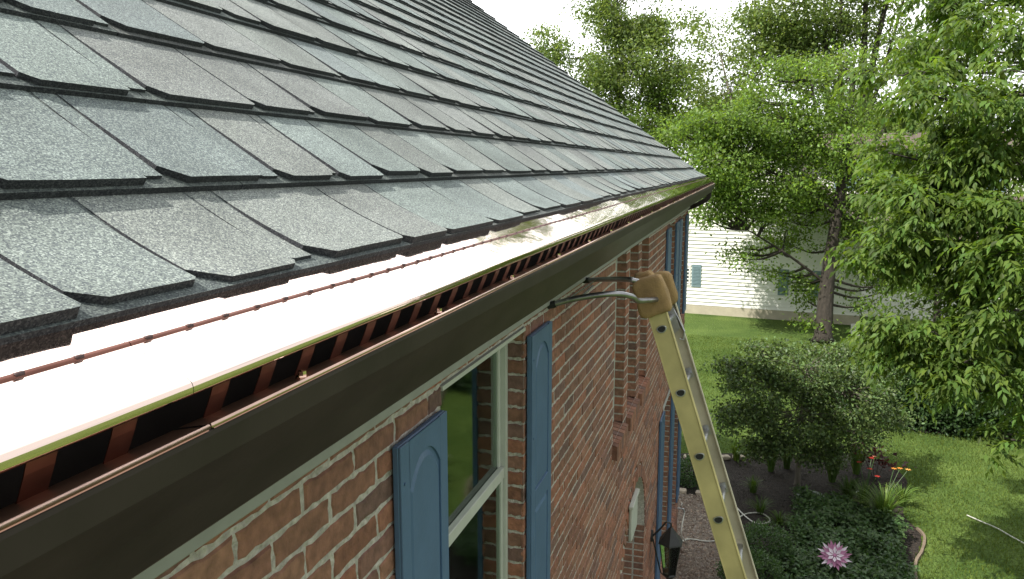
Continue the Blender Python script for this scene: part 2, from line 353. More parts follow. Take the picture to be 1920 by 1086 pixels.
for k in range(NC+1):
    t0 = (k-1)*EXP
    rows = 8 if k == 0 else (3 if k < 6 else 2)
    # base layer in ~1 m strips
    x = X0-random.random()*.5
    while x < RX1:
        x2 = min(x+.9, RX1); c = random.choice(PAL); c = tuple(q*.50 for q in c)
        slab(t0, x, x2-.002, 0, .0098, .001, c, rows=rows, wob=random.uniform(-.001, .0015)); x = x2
    x = X0-random.random()*.6
    while x < RX1-.03:
        w = random.choice((.19, .215, .24, .26, .165, .28)); w += random.uniform(-.01, .01)
        x2 = min(x+w, RX1-.002); c = random.choice(PAL); g = random.uniform(.9, 1.12); c = tuple(q*g for q in c)
        lift_t = random.uniform(.0190, .0235)
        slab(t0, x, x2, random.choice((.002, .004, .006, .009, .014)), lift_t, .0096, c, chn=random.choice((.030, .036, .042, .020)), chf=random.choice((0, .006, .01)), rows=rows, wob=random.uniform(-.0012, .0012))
        x = x2+random.uniform(.0050, .0085)
        if random.random() < .38 and x < RX1-.1:
            wn = random.uniform(.022, .055)
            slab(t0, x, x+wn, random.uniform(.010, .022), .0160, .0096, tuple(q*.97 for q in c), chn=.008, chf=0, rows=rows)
            x += wn+random.uniform(.004, .007)
# deck under the shingles and rear slope
ridge_t = NC*EXP-.0; ry, rz, _, _ = slope(ridge_t)
roof.add([(X0, EY2-.10, EZ2-.10), (RX1-.01, EY2-.10, EZ2-.10), (RX1-.01, ry, rz-.02), (X0, ry, rz-.02)], [(0, 1, 2, 3)], 0, (.05, .05, .055))
roof.add([(X0, ry, rz+.012), (RX1, ry, rz+.012), (RX1, 2*ry-.55, EZ2-.2), (X0, 2*ry-.55, EZ2-.2)], [(0, 1, 2, 3)], 0, (.12, .13, .13))
ro = roof.build('roof', M['shingle'], house, tint=True, fix=False)
rk = MB()
for (a, b) in (((EY2-.19, EZ2-.12), (ry, rz)), ((ry, rz), (2*ry-.6, EZ2-.22))):
    (ya, za), (yb, zb) = a, b
    rk.add([(RX1-.045, ya, za-.17), (RX1-.045, yb, zb-.17), (RX1-.045, yb, zb-.022), (RX1-.045, ya, za-.022), (RX1-.012, ya, za-.17), (RX1-.012, yb, zb-.17), (RX1-.012, yb, zb-.022), (RX1-.012, ya, za-.022)],
           [(0, 1, 2, 3), (4, 5, 6, 7), (0, 1, 5, 4), (3, 2, 6, 7), (0, 3, 7, 4), (1, 2, 6, 5)])
rk.build('rake_board', M['bronze'], house)
# ---- eave: fascia, soffit, frieze
def hz(h): return EYE-h
e = MB(); e.box(X0, RX1-.05, .600, .622, hz(.37), hz(.125)); e.fx().build('fascia', M['bronze'], house)
e = MB(); e.box(X0, RX1-.05, .6225, YW+.02, hz(.368), hz(.355)); e.fx().build('soffit', M['bronze'], house)
e = MB(); e.box(X0, X1+.005, .778, YW+.004, hz(.541), hz(.3685), b=.003); e.fx().build('frieze', M['frieze'], house)
# ---- gutter
g = MB()
prof = [(.604, hz(.16)), (.604, hz(.336)), (.5945, hz(.338)), (.505, hz(.338)), (.497, hz(.332)), (.478, hz(.290)), (.463, hz(.262)), (.4575, hz(.252)), (.4550, hz(.2285)), (.4555, hz(.2245)), (.4580, hz(.2225)), (.464, hz(.2220)), (.470, hz(.2245)), (.472, hz(.229))]
inner = [(.599, hz(.16)), (.599, hz(.333)), (.506, hz(.333)), (.482, hz(.288)), (.461, hz(.249)), (.459, hz(.226))]
g.extrude_x(prof, X0, RX1-.02, 24, 0, wob=lambda x, y: .0012*math.sin(x*1.9)+.0006*math.sin(x*5.3+1))
g.extrude_x(inner, X0, RX1-.02, 1, 1)
for xe in (X0+.002, RX1-.021): g.add([(xe, y, z) for y, z in prof[:10]], [tuple(range(10))], 0)
gut = g.fx().build('gutter', [M['bronze'], M['gutter_in']], house, fix=False, smooth=False)
# ---- copper guard panels
def cwob(x, y): return .0007*math.sin(x*4.1+y*30)+.0005*math.sin(x*9.7+1.3+y*60)
def cw2(x, y): return .0004*math.sin(x*4.1)+.0003*math.sin(x*9.7)
n_p = 0; nv_ = 0; xs = -.66
BREAK = 1.22
guard_profile = [(.606, .1265), (.586, .1350), (.568, .1425), (.552, .1487), (.536, .1547), (.52, .1611), (.505, .1671), (.49, .1731), (.478, .1779), (.4740, .1798), (.4720, .1812), (.4703, .1832), (.4694, .1860), (.4690, .1905), (.4700, .1930), (.4735, .1940), (.4765, .1925)]
while xs < RX1-.05:
    xe = min(xs+BREAK, RX1-.03); gm = MB(); off = 0
    gm.extrude_x([(y, hz(h)+off) for y, h in guard_profile], xs+.0004, xe-.0004, 28, 0, wob=cw2)
    x = xs+.02; sv = gm
    while x < xe-.005:   # dark punched slots in the raised rib
        sv.box(x, x+.008, .5350, .5386, hz(.1550), hz(.1511), 1); x += .057
    gp = gm.fx().build('gutter_guard', [M['copper'], M['rivet']], house, smooth=True, fix=False)
    rb = MB(); rb.extrude_x([(.5398, hz(.1533)), (.5388, hz(.1518)), (.5370, hz(.1517)), (.5353, hz(.1532)), (.5347, hz(.1552))], xs+.0004, xe-.0004, 4, 0, wob=cw2); rb.fx().build('guard_rib', M['copper_rib'], gp, smooth=True, fix=False)
    x = xs+.035; vn = MB()
    while x < xe-.03:    # vanes joining the nose to the lower strip
        q = [(.4755, .1932), (.480, .205), (.4895, .2255)]
        V = []; 
        for (y, h) in q: V += [(x, y, hz(h)), (x+.026, y, hz(h)), (x+.026, y+.0012, hz(h)-.0006), (x, y+.0012, hz(h)-.0006)]
        Fc = []
        for i in range(2):
            a = i*4
            for j in range(4): Fc.append((a+j, a+(j+1) % 4, a+4+(j+1) % 4, a+4+j))
        vn.add(V, Fc); x += .0785; nv_ += 1
        if nv_ <= 100: vn.fx().build('vane', M['copper_dark'], gp); vn = MB()
    if vn.v: tag(vn.fx().build('vane', M['copper_dark'], gp), kind='stuff')
    st = MB(); st.extrude_x([(.4940, hz(.2262)), (.4935, hz(.2261)), (.4610, hz(.2198)), (.4590, hz(.2190)), (.4560, hz(.2195)), (.4545, hz(.2225))], xs+.006, xe-.001, 12, 0, wob=cw2)
    st.fx().build('guard_strip', M['copper_dull'], gp, smooth=True, fix=False)
    lp = MB(); lp.tube([(xs+.004, .4563, hz(.2196)), (xe+.001, .4563, hz(.2196))], .0023, 6); lp.fx().build('strip_bead', M['bead'], gp, smooth=True)
    for x in [xs+.40*i+.17 for i in range(3)]:
        if x > xe-.03 or x < 0: continue
        s_ = MB(); c = (x, .4655, hz(.2190)); s_.tube([(c[0], c[1], c[2]-.002), (c[0], c[1], c[2]+.0012)], .0075, 12); s_.tube([(c[0], c[1], c[2]+.0012), (c[0], c[1], c[2]+.0065)], .0047, 6)
        s_.fx().build('hex_screw', M['copper'], gp)
    xs = xe; n_p += 1
# ---- brick walls
OPEN = []   # (x0,x1,z0,z1,kind)
ZT = hz(.530)
OPEN.append((1.95, 2.80, 3.72, 5.09, 'w'))
for a, b in ((4.98, 5.42), (5.60, 6.06), (6.25, 6.72)): OPEN.append((a, b, 3.86, 5.30, 'n'))
OPEN += [(8.55, 9.12, 3.72, 5.09, 'w'), (9.98, 10.62, 3.72, 5.09, 'w')]
OPEN += [(8.42, 9.30, .95, 3.02, 'g'), (10.00, 10.62, .95, 3.02, 'g')]
ARCH = (5.55, 6.95, 0, 2.35, .70)   # x0,x1,z0,spring,radius
BR = [(.275, .135, .088), (.255, .122, .080), (.285, .145, .095), (.235, .112, .076), (.205, .104, .078), (.30, .135, .085), (.25, .130, .090), (.18, .102, .082), (.265, .118, .074), (.30, .128, .078)]
wall = MB()
def brick(o, u, v, n, w, h, dep, near, tint):
    # o = lower corner on the face plane; bricks bulge along n from -dep to 0
    nu, nv = (8, 3) if near else (1, 1)
    jit = .0036 if near else .0012; ch = .004
    ring = []
    for i in range(nu): ring.append((w*i/nu, 0))
    for i in range(nv): ring.append((w, h*i/nv))
    for i in range(nu): ring.append((w-w*i/nu, h))
    for i in range(nv): ring.append((0, h-h*i/nv))
    n_ = len(ring); prot = random.uniform(-.002, .003)
    A = []; B = []
    for (a, b) in ring:
        ja, jb = random.uniform(-jit, jit), random.uniform(-jit, jit)
        ia = a+ja+(ch if a <= 0 else -ch if a >= w else 0); ib = b+jb+(ch if b <= 0 else -ch if b >= h else 0)
        A.append(o+u*ia+v*ib+n*(prot+random.uniform(-.0008, .0008))); B.append(o+u*(a+ja)+v*(b+jb)-n*.004)
    C_ = [p-n*dep+n*.004 for p in B]
    V = A+B+C_; Fc = [tuple(range(n_))]
    for i in range(n_):
        j = (i+1) % n_; Fc.append((i, n_+i, n_+j, j)); Fc.append((n_+i, 2*n_+i, 2*n_+j, n_+j))
    wall.add(V, Fc, 0, tint)
def bt():
    c = random.choice(BR); g = random.uniform(.76, 1.08); return tuple(q*g for q in c)
UX, UZ, NY = Vector((1, 0, 0)), Vector((0, 0, 1)), Vector((0, -1, 0))
MJ = .0118
def cuts(z0, z1):
    segs = [(X0, X1)]
    op = [(a, b) for a, b, c, d, _ in OPEN if c < z1-.01 and d > z0+.01]
    zc = (z0+z1)/2; a0, a1, _, zs, rr = ARCH; rr2 = rr+.115; cxa = (a0+a1)/2
    if zc < zs+rr2:
        hw = (a1-a0)/2 if zc < zs else math.sqrt(max(0, rr2**2-(zc-zs)**2)); op.append((cxa-hw, cxa+hw))
    for a, b in op:
        ns = []
        for s, t in segs:
            if b <= s or a >= t: ns.append((s, t)); continue
            if a > s: ns.append((s, a))
            if b < t: ns.append((b, t))
        segs = ns
    return segs
nrow = int(ZT/COURSE)+1; zoff = 5.160-COURSE*int(5.160/COURSE)
for r_ in range(-1, nrow):
    z0 = zoff+r_*COURSE; z1 = min(z0+COURSE, ZT)
    if z0 >= ZT: break
    off = (r_ % 2)*BL/2
    for (s, t) in cuts(z0, z1):
        wall.add([(s, YW+.0035, z0), (t, YW+.0035, z0), (t, YW+.0035, z1), (s, YW+.0035, z1)], [(0, 1, 2, 3)], 1)
        i = math.floor((s-off)/BL)
        while i*BL+off < t:
            a = max(s, i*BL+off+MJ/2); b = min(t, (i+1)*BL+off-MJ/2); i += 1
            if b-a < .02: continue
            near = a < 3.6 and z0 > 3.2
            brick(Vector((a, YW, z0+MJ/2)), UX, UZ, NY, b-a, COURSE-MJ, .012, near, bt())
# jamb returns (header bricks) on both sides of every opening
UYb = Vector((0, 1, 0))
def jamb(x, nx, z0, z1, depth):
    r0 = math.floor((z0-zoff)/COURSE)
    wall.add([(x+.004*-nx, YW+.004, z0), (x+.004*-nx, YW+depth, z0), (x+.004*-nx, YW+depth, z1), (x+.004*-nx, YW+.004, z1)], [(0, 1, 2, 3)], 1)
    zz = zoff+r0*COURSE
    while zz < z1-.01:
        a = max(zz+MJ/2, z0); b = min(zz+COURSE-MJ/2, z1)
        if b-a > .02:
            y = YW+.004; i = 0
            while y < YW+depth-.02:
                wy = min(.094 if (i or r_ % 2) else .094, YW+depth-y)
                brick(Vector((x, y, a)), UYb, UZ, Vector((nx, 0, 0)), wy-.004, b-a, .006, x < 4 and nx < 0, bt()); y += .094+MJ; i += 1
        zz += COURSE
for a, b, c, d, k in OPEN:
    dep = .092 if k != 'n' else .10
    jamb(b, -1, c, d, dep); jamb(a, 1, c, d, dep)
a0, a1, _, zs, rr = ARCH
jamb(a1, -1, .2, zs, .5); jamb(a0, 1, .2, zs, .5)
# arch voussoirs
cxa = (a0+a1)/2
for i in range(26):
    th = math.pi*(i+.5)/26; u = Vector((math.sin(th), 0, -math.cos(th))); v = Vector((math.cos(th), 0, math.sin(th)))
    u2 = Vector((-math.sin(th), 0, math.cos(th)))
    brick(Vector((cxa, YW-.006, zs))+v*(rr+.002)-u2*.031, u2, v, NY, .062, .105, .02, False, bt())
V = []; Fc = []
for i in range(25):
    th = math.pi*i/24
    for rq, yq in ((rr+.118, YW+.006), (rr, YW+.004), (rr, YW+.5)): V.append((cxa+rq*math.cos(th), yq, zs+rq*math.sin(th)))
for i in range(24):
    for j in range(2): a = i*3+j; Fc.append((a, a+1, a+4, a+3))
wall.add(V, Fc, 1)
wo_ = wall.build('wall', [M['brick'], M['mortar']], house, tint=True, fix=False)
# end walls and rear, one brick-faced shell
def brick_tex():
    m = bpy.data.materials.new('brick_face'); N, L = nodes(m); b = N['Principled BSDF']; b.inputs['Roughness'].default_value = .9
    tc = N.new('ShaderNodeTexCoord'); mp = N.new('ShaderNodeMapping'); mp.inputs['Rotation'].default_value = (R(90), 0, R(90)); L.new(tc.outputs['Object'], mp.inputs[0])
    t = N.new('ShaderNodeTexBrick'); t.inputs['Scale'].default_value = 1; t.inputs['Brick Width'].default_value = .2065; t.inputs['Row Height'].default_value = .0655; t.inputs['Mortar Size'].default_value = .006
    t.inputs['Color1'].default_value = (.22, .11, .08, 1); t.inputs['Color2'].default_value = (.15, .085, .07, 1); t.inputs['Mortar'].default_value = (.36, .36, .32, 1)
    L.new(mp.outputs[0], t.inputs['Vector']); L.new(t.outputs['Color'], b.inputs['Base Color']); return m
sh = MB(); zE = hz(.36); YB = 2*ry-YW
for xx in (X0+.001, X1):
    sh.add([(xx, YW+.001, -.05), (xx, YB, -.05), (xx, YB, zE+.1), (xx, ry, rz-.1), (xx, YW+.001, zE)], [(0, 1, 2, 3, 4)])
sh.add([(X0, YB, -.05), (X1, YB, -.05), (X1, YB, zE+.1), (X0, YB, zE+.1)], [(0, 1, 2, 3)])
sh.build('end_wall', brick_tex(), house, fix=False)
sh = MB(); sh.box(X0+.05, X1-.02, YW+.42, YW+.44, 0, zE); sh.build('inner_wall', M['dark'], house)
# ---- windows
def window(x0, x1, z0, z1, rail, narrow=False, full=True):
    yf = YW+.067
    f = MB(); fw = .025
    f.box(x0, x0+fw, yf, yf+.05, z0, z1, b=.002); f.box(x1-fw, x1, yf, yf+.05, z0, z1, b=.002)
    f.box(x0+fw, x1-fw, yf, yf+.05, z1-fw, z1, b=.002); f.box(x0+fw, x1-fw, yf, yf+.05, z0, z0+fw, b=.002)
    fr = f.build('window', M['vinyl'], house)
    s = MB(); a, b = x0+fw+.002, x1-fw-.002
    s.box(a, b, yf+.006, yf+.030, rail-.022, rail+.022, b=.002)
    for xx in (a, b-.02): s.box(xx, xx+.02, yf+.012, yf+.034, z0+fw, rail-.023, b=.002); s.box(xx, xx+.02, yf+.022, yf+.042, rail+.023, z1-fw, b=.002)
    s.box(a+.021, b-.021, yf+.022, yf+.042, z1-fw-.024, z1-fw-.001, b=.002)
    s.build('sash', M['vinyl'], fr)
    p = MB(); p.box(a+.005, b-.005, yf+.031, yf+.034, rail+.01, z1-fw-.004); p.build('pane', M['glass'], fr)
    p = MB(); p.box(a+.005, b-.005, yf+.021, yf+.024, z0+fw+.004, rail-.01); p.build('pane', M['glass'], fr)
    if full:
        c = MB(); n = 26; V = []
        for i in range(n+1):
            x = a+(b-a)*.66*i/n; V += [(x, YW+.135+.010*math.sin(i*1.35), z0+.03), (x, YW+.135+.010*math.sin(i*1.35), z1)]
        c.add(V, [(2*i, 2*i+1, 2*i+3, 2*i+2) for i in range(n)]); c.build('curtain', M['curtain'], fr, smooth=True, fix=False)
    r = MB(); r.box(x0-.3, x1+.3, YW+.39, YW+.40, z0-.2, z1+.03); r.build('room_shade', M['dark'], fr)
for a, b, c, d, k in OPEN: window(a, b, c, d, (c+d)/2+.10 if k == 'w' else (c+d)/2, k == 'n', k != 'n')
for a, b, c, d, k in OPEN:
    if k != 'n': l_ = MB(); l_.box(a+.001, b-.001, YW-.0045, YW+.066, d-.013, d+.0005); l_.build('lintel', M['vinyl'], house)
# sills: rowlock bricks
def sill(x0, x1, z, proud=.035):
    s = MB(); x = x0-.03; n = int((x1-x0+.06)/.068); st = (x1-x0+.06)/n
    for i in range(n):
        a = x+i*st+.005; b = a+st-.010; t = bt(); dz = .11
        s.add([(a, YW-proud, z-dz-.012), (b, YW-proud, z-dz-.012), (b, YW+.06, z-dz), (a, YW+.06, z-dz), (a, YW-proud, z-.022), (b, YW-proud, z-.022), (b, YW+.066, z), (a, YW+.066, z)],
              [(0, 3, 2, 1), (4, 5, 6, 7), (0, 1, 5, 4), (1, 2, 6, 5), (2, 3, 7, 6), (3, 0, 4, 7)], 0, t)
    s.box(x0-.016, x1+.016, YW-proud+.005, YW+.058, z-.112, z-.0285, 1)
    s.build('window_sill', [M['brick'], M['mortar']], house, tint=True)
for a, b, c, d, k in OPEN: sill(a, b, c)
# ---- shutters
def shutter(x0, x1, z0, z1, rail):
    y = YW-.0045; th = .017
    b = MB(); b.box(x0, x1, y-th, y, z0, z1, b=.003); so_ = b.build('shutter', M['shutter'], house)
    p = MB(); f = y-th; w = x1-x0; sw = w*.17; pr = .006
    p.box(x0+.001, x0+sw, f-pr, f+.0005, z0+.001, z1-.001, b=.0015); p.box(x1-sw, x1-.001, f-pr, f+.0005, z0+.001, z1-.001, b=.0015)
    p.box(x0+sw+.0005, x1-sw-.0005, f-pr, f+.0005, z0+.001, z0+.09, b=.0015); p.box(x0+sw+.0005, x1-sw-.0005, f-pr, f+.0005, rail-.04, rail+.04, b=.0015)
    # arched top rail
    n = 12; xa, xb = x0+sw+.0005, x1-sw-.0005; V = []
    for i in range(n+1):
        x = xa+(xb-xa)*i/n; u = (i/n-.5)*2; zb = z1-.055-.07*(abs(u)**2.2)
        V += [(x, f-pr, zb), (x, f-pr, z1-.001), (x, f, zb)]
    Fc = []
    for i in range(n): Fc += [(3*i, 3*i+3, 3*i+4, 3*i+1), (3*i, 3*i+2, 3*i+5, 3*i+3)]
    p.add(V, Fc); p.build('stile_and_rail', M['shutter'], so_)
    q = MB(); g_ = .010; xa += g_; xb -= g_
    for (za, zb, arch) in ((rail+.04+g_, z1-.055-g_, True), (z0+.09+g_, rail-.04-g_, False)):
        ring = [(xa, za), (xb, za)]
        if arch:
            for i in range(n+1): u = 1-2*i/n; ring.append(((xa+xb)/2+u*(xb-xa)/2, zb-.07*abs(u)**2.2))
        else: ring += [(xb, zb), (xa, zb)]
        cx_, cz_ = (xa+xb)/2, (za+zb)/2
        O = [(x, f, z) for x, z in ring]; I = [(cx_+(x-cx_)*.93, f-pr+.0008, cz_+(z-cz_)*(1-.014/(zb-za)*2)) for x, z in ring]
        m = len(ring); q.add(O+I, [tuple(range(m, 2*m))]+[(i, (i+1) % m, m+(i+1) % m, m+i) for i in range(m)])
    q.build('raised_panel', M['shutter'], so_)
    for zz in (z1-.10, z1-.42, z0+.3):
        h = MB(); h.tube([(x0+.02, f-pr-.0005, zz), (x0+.02, f-pr-.003, zz)], .004, 8)
        h.build('fixing_screw', M['shutter'], so_)
shutter(1.62, 1.925, 3.70, 5.032, 4.36); shutter(2.815, 3.135, 3.70, 5.052, 4.36)
shutter(8.13, 8.50, 3.70, 5.05, 4.36); shutter(9.15, 9.50, 3.70, 5.05, 4.36); shutter(9.60, 9.95, 3.70, 5.05, 4.36); shutter(10.66, 11.02, 3.70, 5.05, 4.36)
shutter(8.02, 8.40, .95, 3.02, 2.0); shutter(9.34, 9.70, .95, 3.02, 2.0); shutter(10.66, 11.02, .95, 3.02, 2.0)
# ---- arched entry: white door frame set in the arch
d = MB(); d.box(5.80, 6.12, YW-.035, YW-.008, 2.74, 3.02, b=.006); d.box(5.77, 6.15, YW-.045, YW-.008, 3.021, 3.05, b=.005); d.build('entry_trim', M['vinyl'], house)
d = MB(); d.box(5.55, 6.95, YW+.37, YW+.40, 0, 3.1); dd = d.build('front_door', M['white'], house)
d = MB(); d.box(5.80, 6.70, YW+.35, YW+.369, .2, 2.3, b=.004); d.build('door_leaf', M['shutter'], dd)
# ---- downspout at the far end
d = MB(); ex = RX1-.12
pts = [(ex, .53, hz(.35)), (ex, .53, hz(.42)), (ex, .56, hz(.46)), (ex+.01, .70, hz(.54)), (X1+.05, .80, hz(.58)), (X1+.05, .86, hz(.60)), (X1+.05, .90, hz(.66)), (X1+.05, .90, .25)]
def rect_sweep(mb, pts, a, b):
    P = [Vector(p) for p in pts]; V = []
    for i, p in enumerate(P):
        dd_ = (P[min(i+1, len(P)-1)]-P[max(i-1, 0)]).normalized(); s = UX; n = dd_.cross(s)
        for (u, v) in ((-a, -b), (a, -b), (a, b), (-a, b)): V.append(p+s*u+n*v)
    Fc = [(i*4+k, i*4+(k+1) % 4, i*4+4+(k+1) % 4, i*4+4+k) for i in range(len(P)-1) for k in range(4)]
    mb.add(V, Fc+[(0, 1, 2, 3), tuple(len(V)-4+k for k in range(4))])
rect_sweep(d, pts, .045, .032)
for zz in (4.2, 2.2): d.box(X1+.002, X1+.085, .845, .955, zz, zz+.03)
d.build('downspout', M['bronze'], house)
# ---- wall lantern by the entry
LX, LY, LZ = 7.55, .60, 1.62
lan = MB(); lan.tube([(LX, YW-.004, LZ+.33), (LX, YW-.02, LZ+.33)], .06, 16)
lan.tube([(LX, YW-.02, LZ+.33), (LX, YW-.08, LZ+.40), (LX, LY+.05, LZ+.50), (LX, LY, LZ+.49), (LX, LY, LZ+.44)], .010, 8)
lan.tube([(LX, YW-.02, LZ+.30), (LX, YW-.07, LZ+.10), (LX, LY+.09, LZ-.06), (LX, LY, LZ-.13)], .007, 8)
n = 6
def hexring(r, z): return [(LX+r*math.cos(2*math.pi*k/n), LY+r*math.sin(2*math.pi*k/n), z) for k in range(n)]
rings = [(.012, .45), (.03, .43), (.05, .40), (.13, .30), (.135, .285), (.12, .28)]
V = [];  [V.extend(hexring(r, LZ+z)) for r, z in rings]
lan.add(V, [(i*n+k, i*n+(k+1) % n, (i+1)*n+(k+1) % n, (i+1)*n+k) for i in range(len(rings)-1) for k in range(n)])
rings = [(.065, -.05), (.075, -.065), (.04, -.10), (.01, -.15)]
V = [];  [V.extend(hexring(r, LZ+z)) for r, z in rings]
lan.add(V, [(i*n+k, i*n+(k+1) % n, (i+1)*n+(k+1) % n, (i+1)*n+k) for i in range(len(rings)-1) for k in range(n)]+[tuple(range(n))])
for k in range(n):
    t = 2*math.pi*k/n; lan.tube([(LX+.118*math.cos(t), LY+.118*math.sin(t), LZ+.285), (LX+.066*math.cos(t), LY+.066*math.sin(t), LZ-.055)], .006, 5)
lo = lan.build('wall_lantern', M['iron'], house)
gl = MB(); V = hexring(.112, LZ+.28)+hexring(.062, LZ-.05); gl.add(V, [(k, (k+1) % n, n+(k+1) % n, n+k) for k in range(n)]); gl.build('lantern_glass', M['glass'], lo)
sp = MB(); sx = 11.0; sp.tube([(sx, YW, .72), (sx, YW-.09, .72)], .013, 8); sp.tube([(sx, YW-.07, .72), (sx, YW-.07, .79)], .006, 6); sp.tube([(sx-.04, YW-.07, .79), (sx+.04, YW-.07, .79)], .007, 6); sp.tube([(sx, YW-.09, .725), (sx, YW-.11, .67)], .014, 8)
sp.build('faucet', M['alu'], house)
fd = MB(); fd.box(X0, X1+.02, YW-.002, YW+.1, -.1, .12); fd.build('foundation', M['found'], house)

# ------------------------------------------------------------ ladder
lad = thing('extension_ladder', 'yellow fibreglass ladder with tan padded tops leaning on the brick wall by steel standoff arms', 'ladder', (3.3, -1.0, 0))
ltop = Vector((3.506, .352, 4.97)); ldir = Vector((-.042, -.331, -1.0)).normalized(); ldir_n = ldir
side = Vector((1, 0, 0)); side = (side-ldir*side.dot(ldir)).normalized(); dep_ = side.cross(ldir).normalized()
if dep_.y > 0: dep_ = -dep_     # away from the wall
RAILD = .088; FL = .030; Wl = .405
L0, L1 = -.20, 5.05
def P(a, s, dd_): return ltop+ldir*a+side*s+dep_*dd_
def rail(s0, sgn, m):
    r = MB(); t = .0045
    # channel: web at s0, flanges towards inside (sgn)
    prof = [(0, -RAILD/2), (0, RAILD/2), (sgn*FL, RAILD/2), (sgn*FL, RAILD/2-t), (sgn*t, RAILD/2-t), (sgn*t, -RAILD/2+t), (sgn*FL, -RAILD/2+t), (sgn*FL, -RAILD/2)]
    V = [];
    for a in (L0, L1): V += [P(a, s0+u, v) for u, v in prof]
    n = 8; r.add(V, [(k, (k+1) % n, n+(k+1) % n, n+k) for k in range(n)]+[(0, 1, 4, 5), (1, 2, 3, 4), (0, 5, 6, 7), (8, 9, 12, 13), (9, 10, 11, 12), (8, 13, 14, 15)])
    return r.build('rail', m, lad)
rn = rail(0, 1, M['frp_y']); rf_ = rail(Wl, -1, M['frp_p'])
# raised edge beads on near rail web
for s_, m in ((-.002, M['frp_y']),):
    b = MB()
    for v in (-RAILD/2+.003, RAILD/2-.003): b.tube([P(L0, s_, v), P(L1, s_, v)], .0028, 6)
    b.build('rail_edge', m, rn)
for i in range(17):
    a = .305*i
    if a > L1-.1: break
    rg = MB(); n = 14; V = []
    def dshape(sc_): return [(sc_*.0175*math.cos(2*math.pi*k/n), sc_*(.0165*math.sin(2*math.pi*k/n) if math.sin(2*math.pi*k/n) > 0 else .0095*math.sin(2*math.pi*k/n))) for k in range(n)]
    # flare ring, rung tube, black disc carrying the hollow bore's darkness as colour
    for (sc_, s_) in ((1.36, -.001), (1.34, -.0042), (1.22, -.0056), (1.06, -.0056), (1.04, -.003)):
        for (u, v) in dshape(sc_): V.append(P(a+v, s_, u))
    rg.add(V, [(i_*n+k, i_*n+(k+1) % n, (i_+1)*n+(k+1) % n, (i_+1)*n+k) for i_ in range(4) for k in range(n)])
    rg.add([P(a+v, -.0048, u) for u, v in dshape(1.06)], [tuple(range(n))], 1)
    V = []
    for s_ in (.006, Wl-.006):
        for (u, v) in dshape(1.08): V.append(P(a+v, s_, u))
    rg.add(V, [(k, (k+1) % n, n+(k+1) % n, n+k) for k in range(n)])
    rg.build('rung', [M['alu'], M['rubber']], lad, fix=False)
    br_ = MB()   # rung plate on the far rail's inner face
    c = [P(a-.028, Wl-.0068, -.02), P(a-.028, Wl-.0068, .022), P(a+.022, Wl-.0068, .026), P(a+.03, Wl-.0068, -.012)]
    c2 = [p-side*.003 for p in c]; br_.add(c+c2, [(0, 1, 2, 3), (4, 5, 6, 7)]+[(k, (k+1) % 4, 4+(k+1) % 4, 4+k) for k in range(4)])
    br_.build('rung_plate', M['frp_p'] if i > 3 else M['alu'], lad)
# rung lock hook below the far mitt
hk = MB(); hk.tube([P(-.05, Wl-.02, .02), P(.02, Wl-.025, .035), P(.09, Wl-.03, .045), P(.13, Wl-.03, .03), P(.12, Wl-.03, .012)], .005, 8)
hk.add([P(-.10, Wl-.012, -.02), P(-.10, Wl-.012, .024), P(.07, Wl-.012, .03), P(.09, Wl-.012, -.005), P(-.10, Wl-.03, -.02), P(-.10, Wl-.03, .024), P(.07, Wl-.03, .03), P(.09, Wl-.03, -.005)], [(0, 1, 2, 3), (4, 5, 6, 7), (0, 1, 5, 4), (1, 2, 6, 5), (2, 3, 7, 6), (3, 0, 4, 7)])
hk.build('rung_lock', M['alu'], lad)
# feet
for s_ in (0, Wl):
    f_ = MB(); c = P(L1, s_, 0); f_.box(c.x-.03, c.x+.03, c.y-.06, c.y+.05, max(0.005, c.z-.05), c.z+.02, b=.006); f_.build('foot', M['rubber'], lad)
# standoff: two bent steel arms and cross bar
def bez(p, n=24):
    p = [Vector(q) for q in p]; out = []
    for i in range(len(p)-1):
        p0 = p[max(i-1, 0)]; p1 = p[i]; p2 = p[i+1]; p3 = p[min(i+2, len(p)-1)]
        for k in range(n if i == len(p)-2 else n):
            t = k/n; out.append(.5*((2*p1)+(-p0+p2)*t+(2*p0-5*p1+4*p2-p3)*t*t+(-p0+3*p1-3*p2+p3)*t**3))
    out.append(p[-1]); return out
near_arm = [at_y(1029, 573, .785), at_y(1085, 559, .66), at_y(1150, 551, .52), at_y(1184, 556, .455), at_y(1197, 564, .435), P(-.13, .01, .03)]
far_arm = [at_y(1097, 526, .785), at_y(1130, 524, .68), at_y(1172, 524, .53), at_y(1192, 527, .475), P(-.17, .12, .03)]
for pa in (near_arm, far_arm):
    s_ = MB(); s_.tube(bez(pa, 8), .0125, 10); s_.build('standoff_arm', M['steel'], lad, smooth=True)
s_ = MB(); s_.tube([at_y(1092, 555, .66), at_y(1112, 536, .70)], .005, 6); s_.tube([at_y(1062, 563, .70), at_y(1118, 525, .72)], .003, 6); s_.build('standoff_brace', M['steel'], lad)
for pa in (near_arm, far_arm):
    a = pa[0]; b_ = (pa[1]-pa[0]).normalized(); s_ = MB(); s_.tube([a-b_*.006, a+b_*.03], .0155, 10); s_.build('arm_tip', M['rubber'], lad)
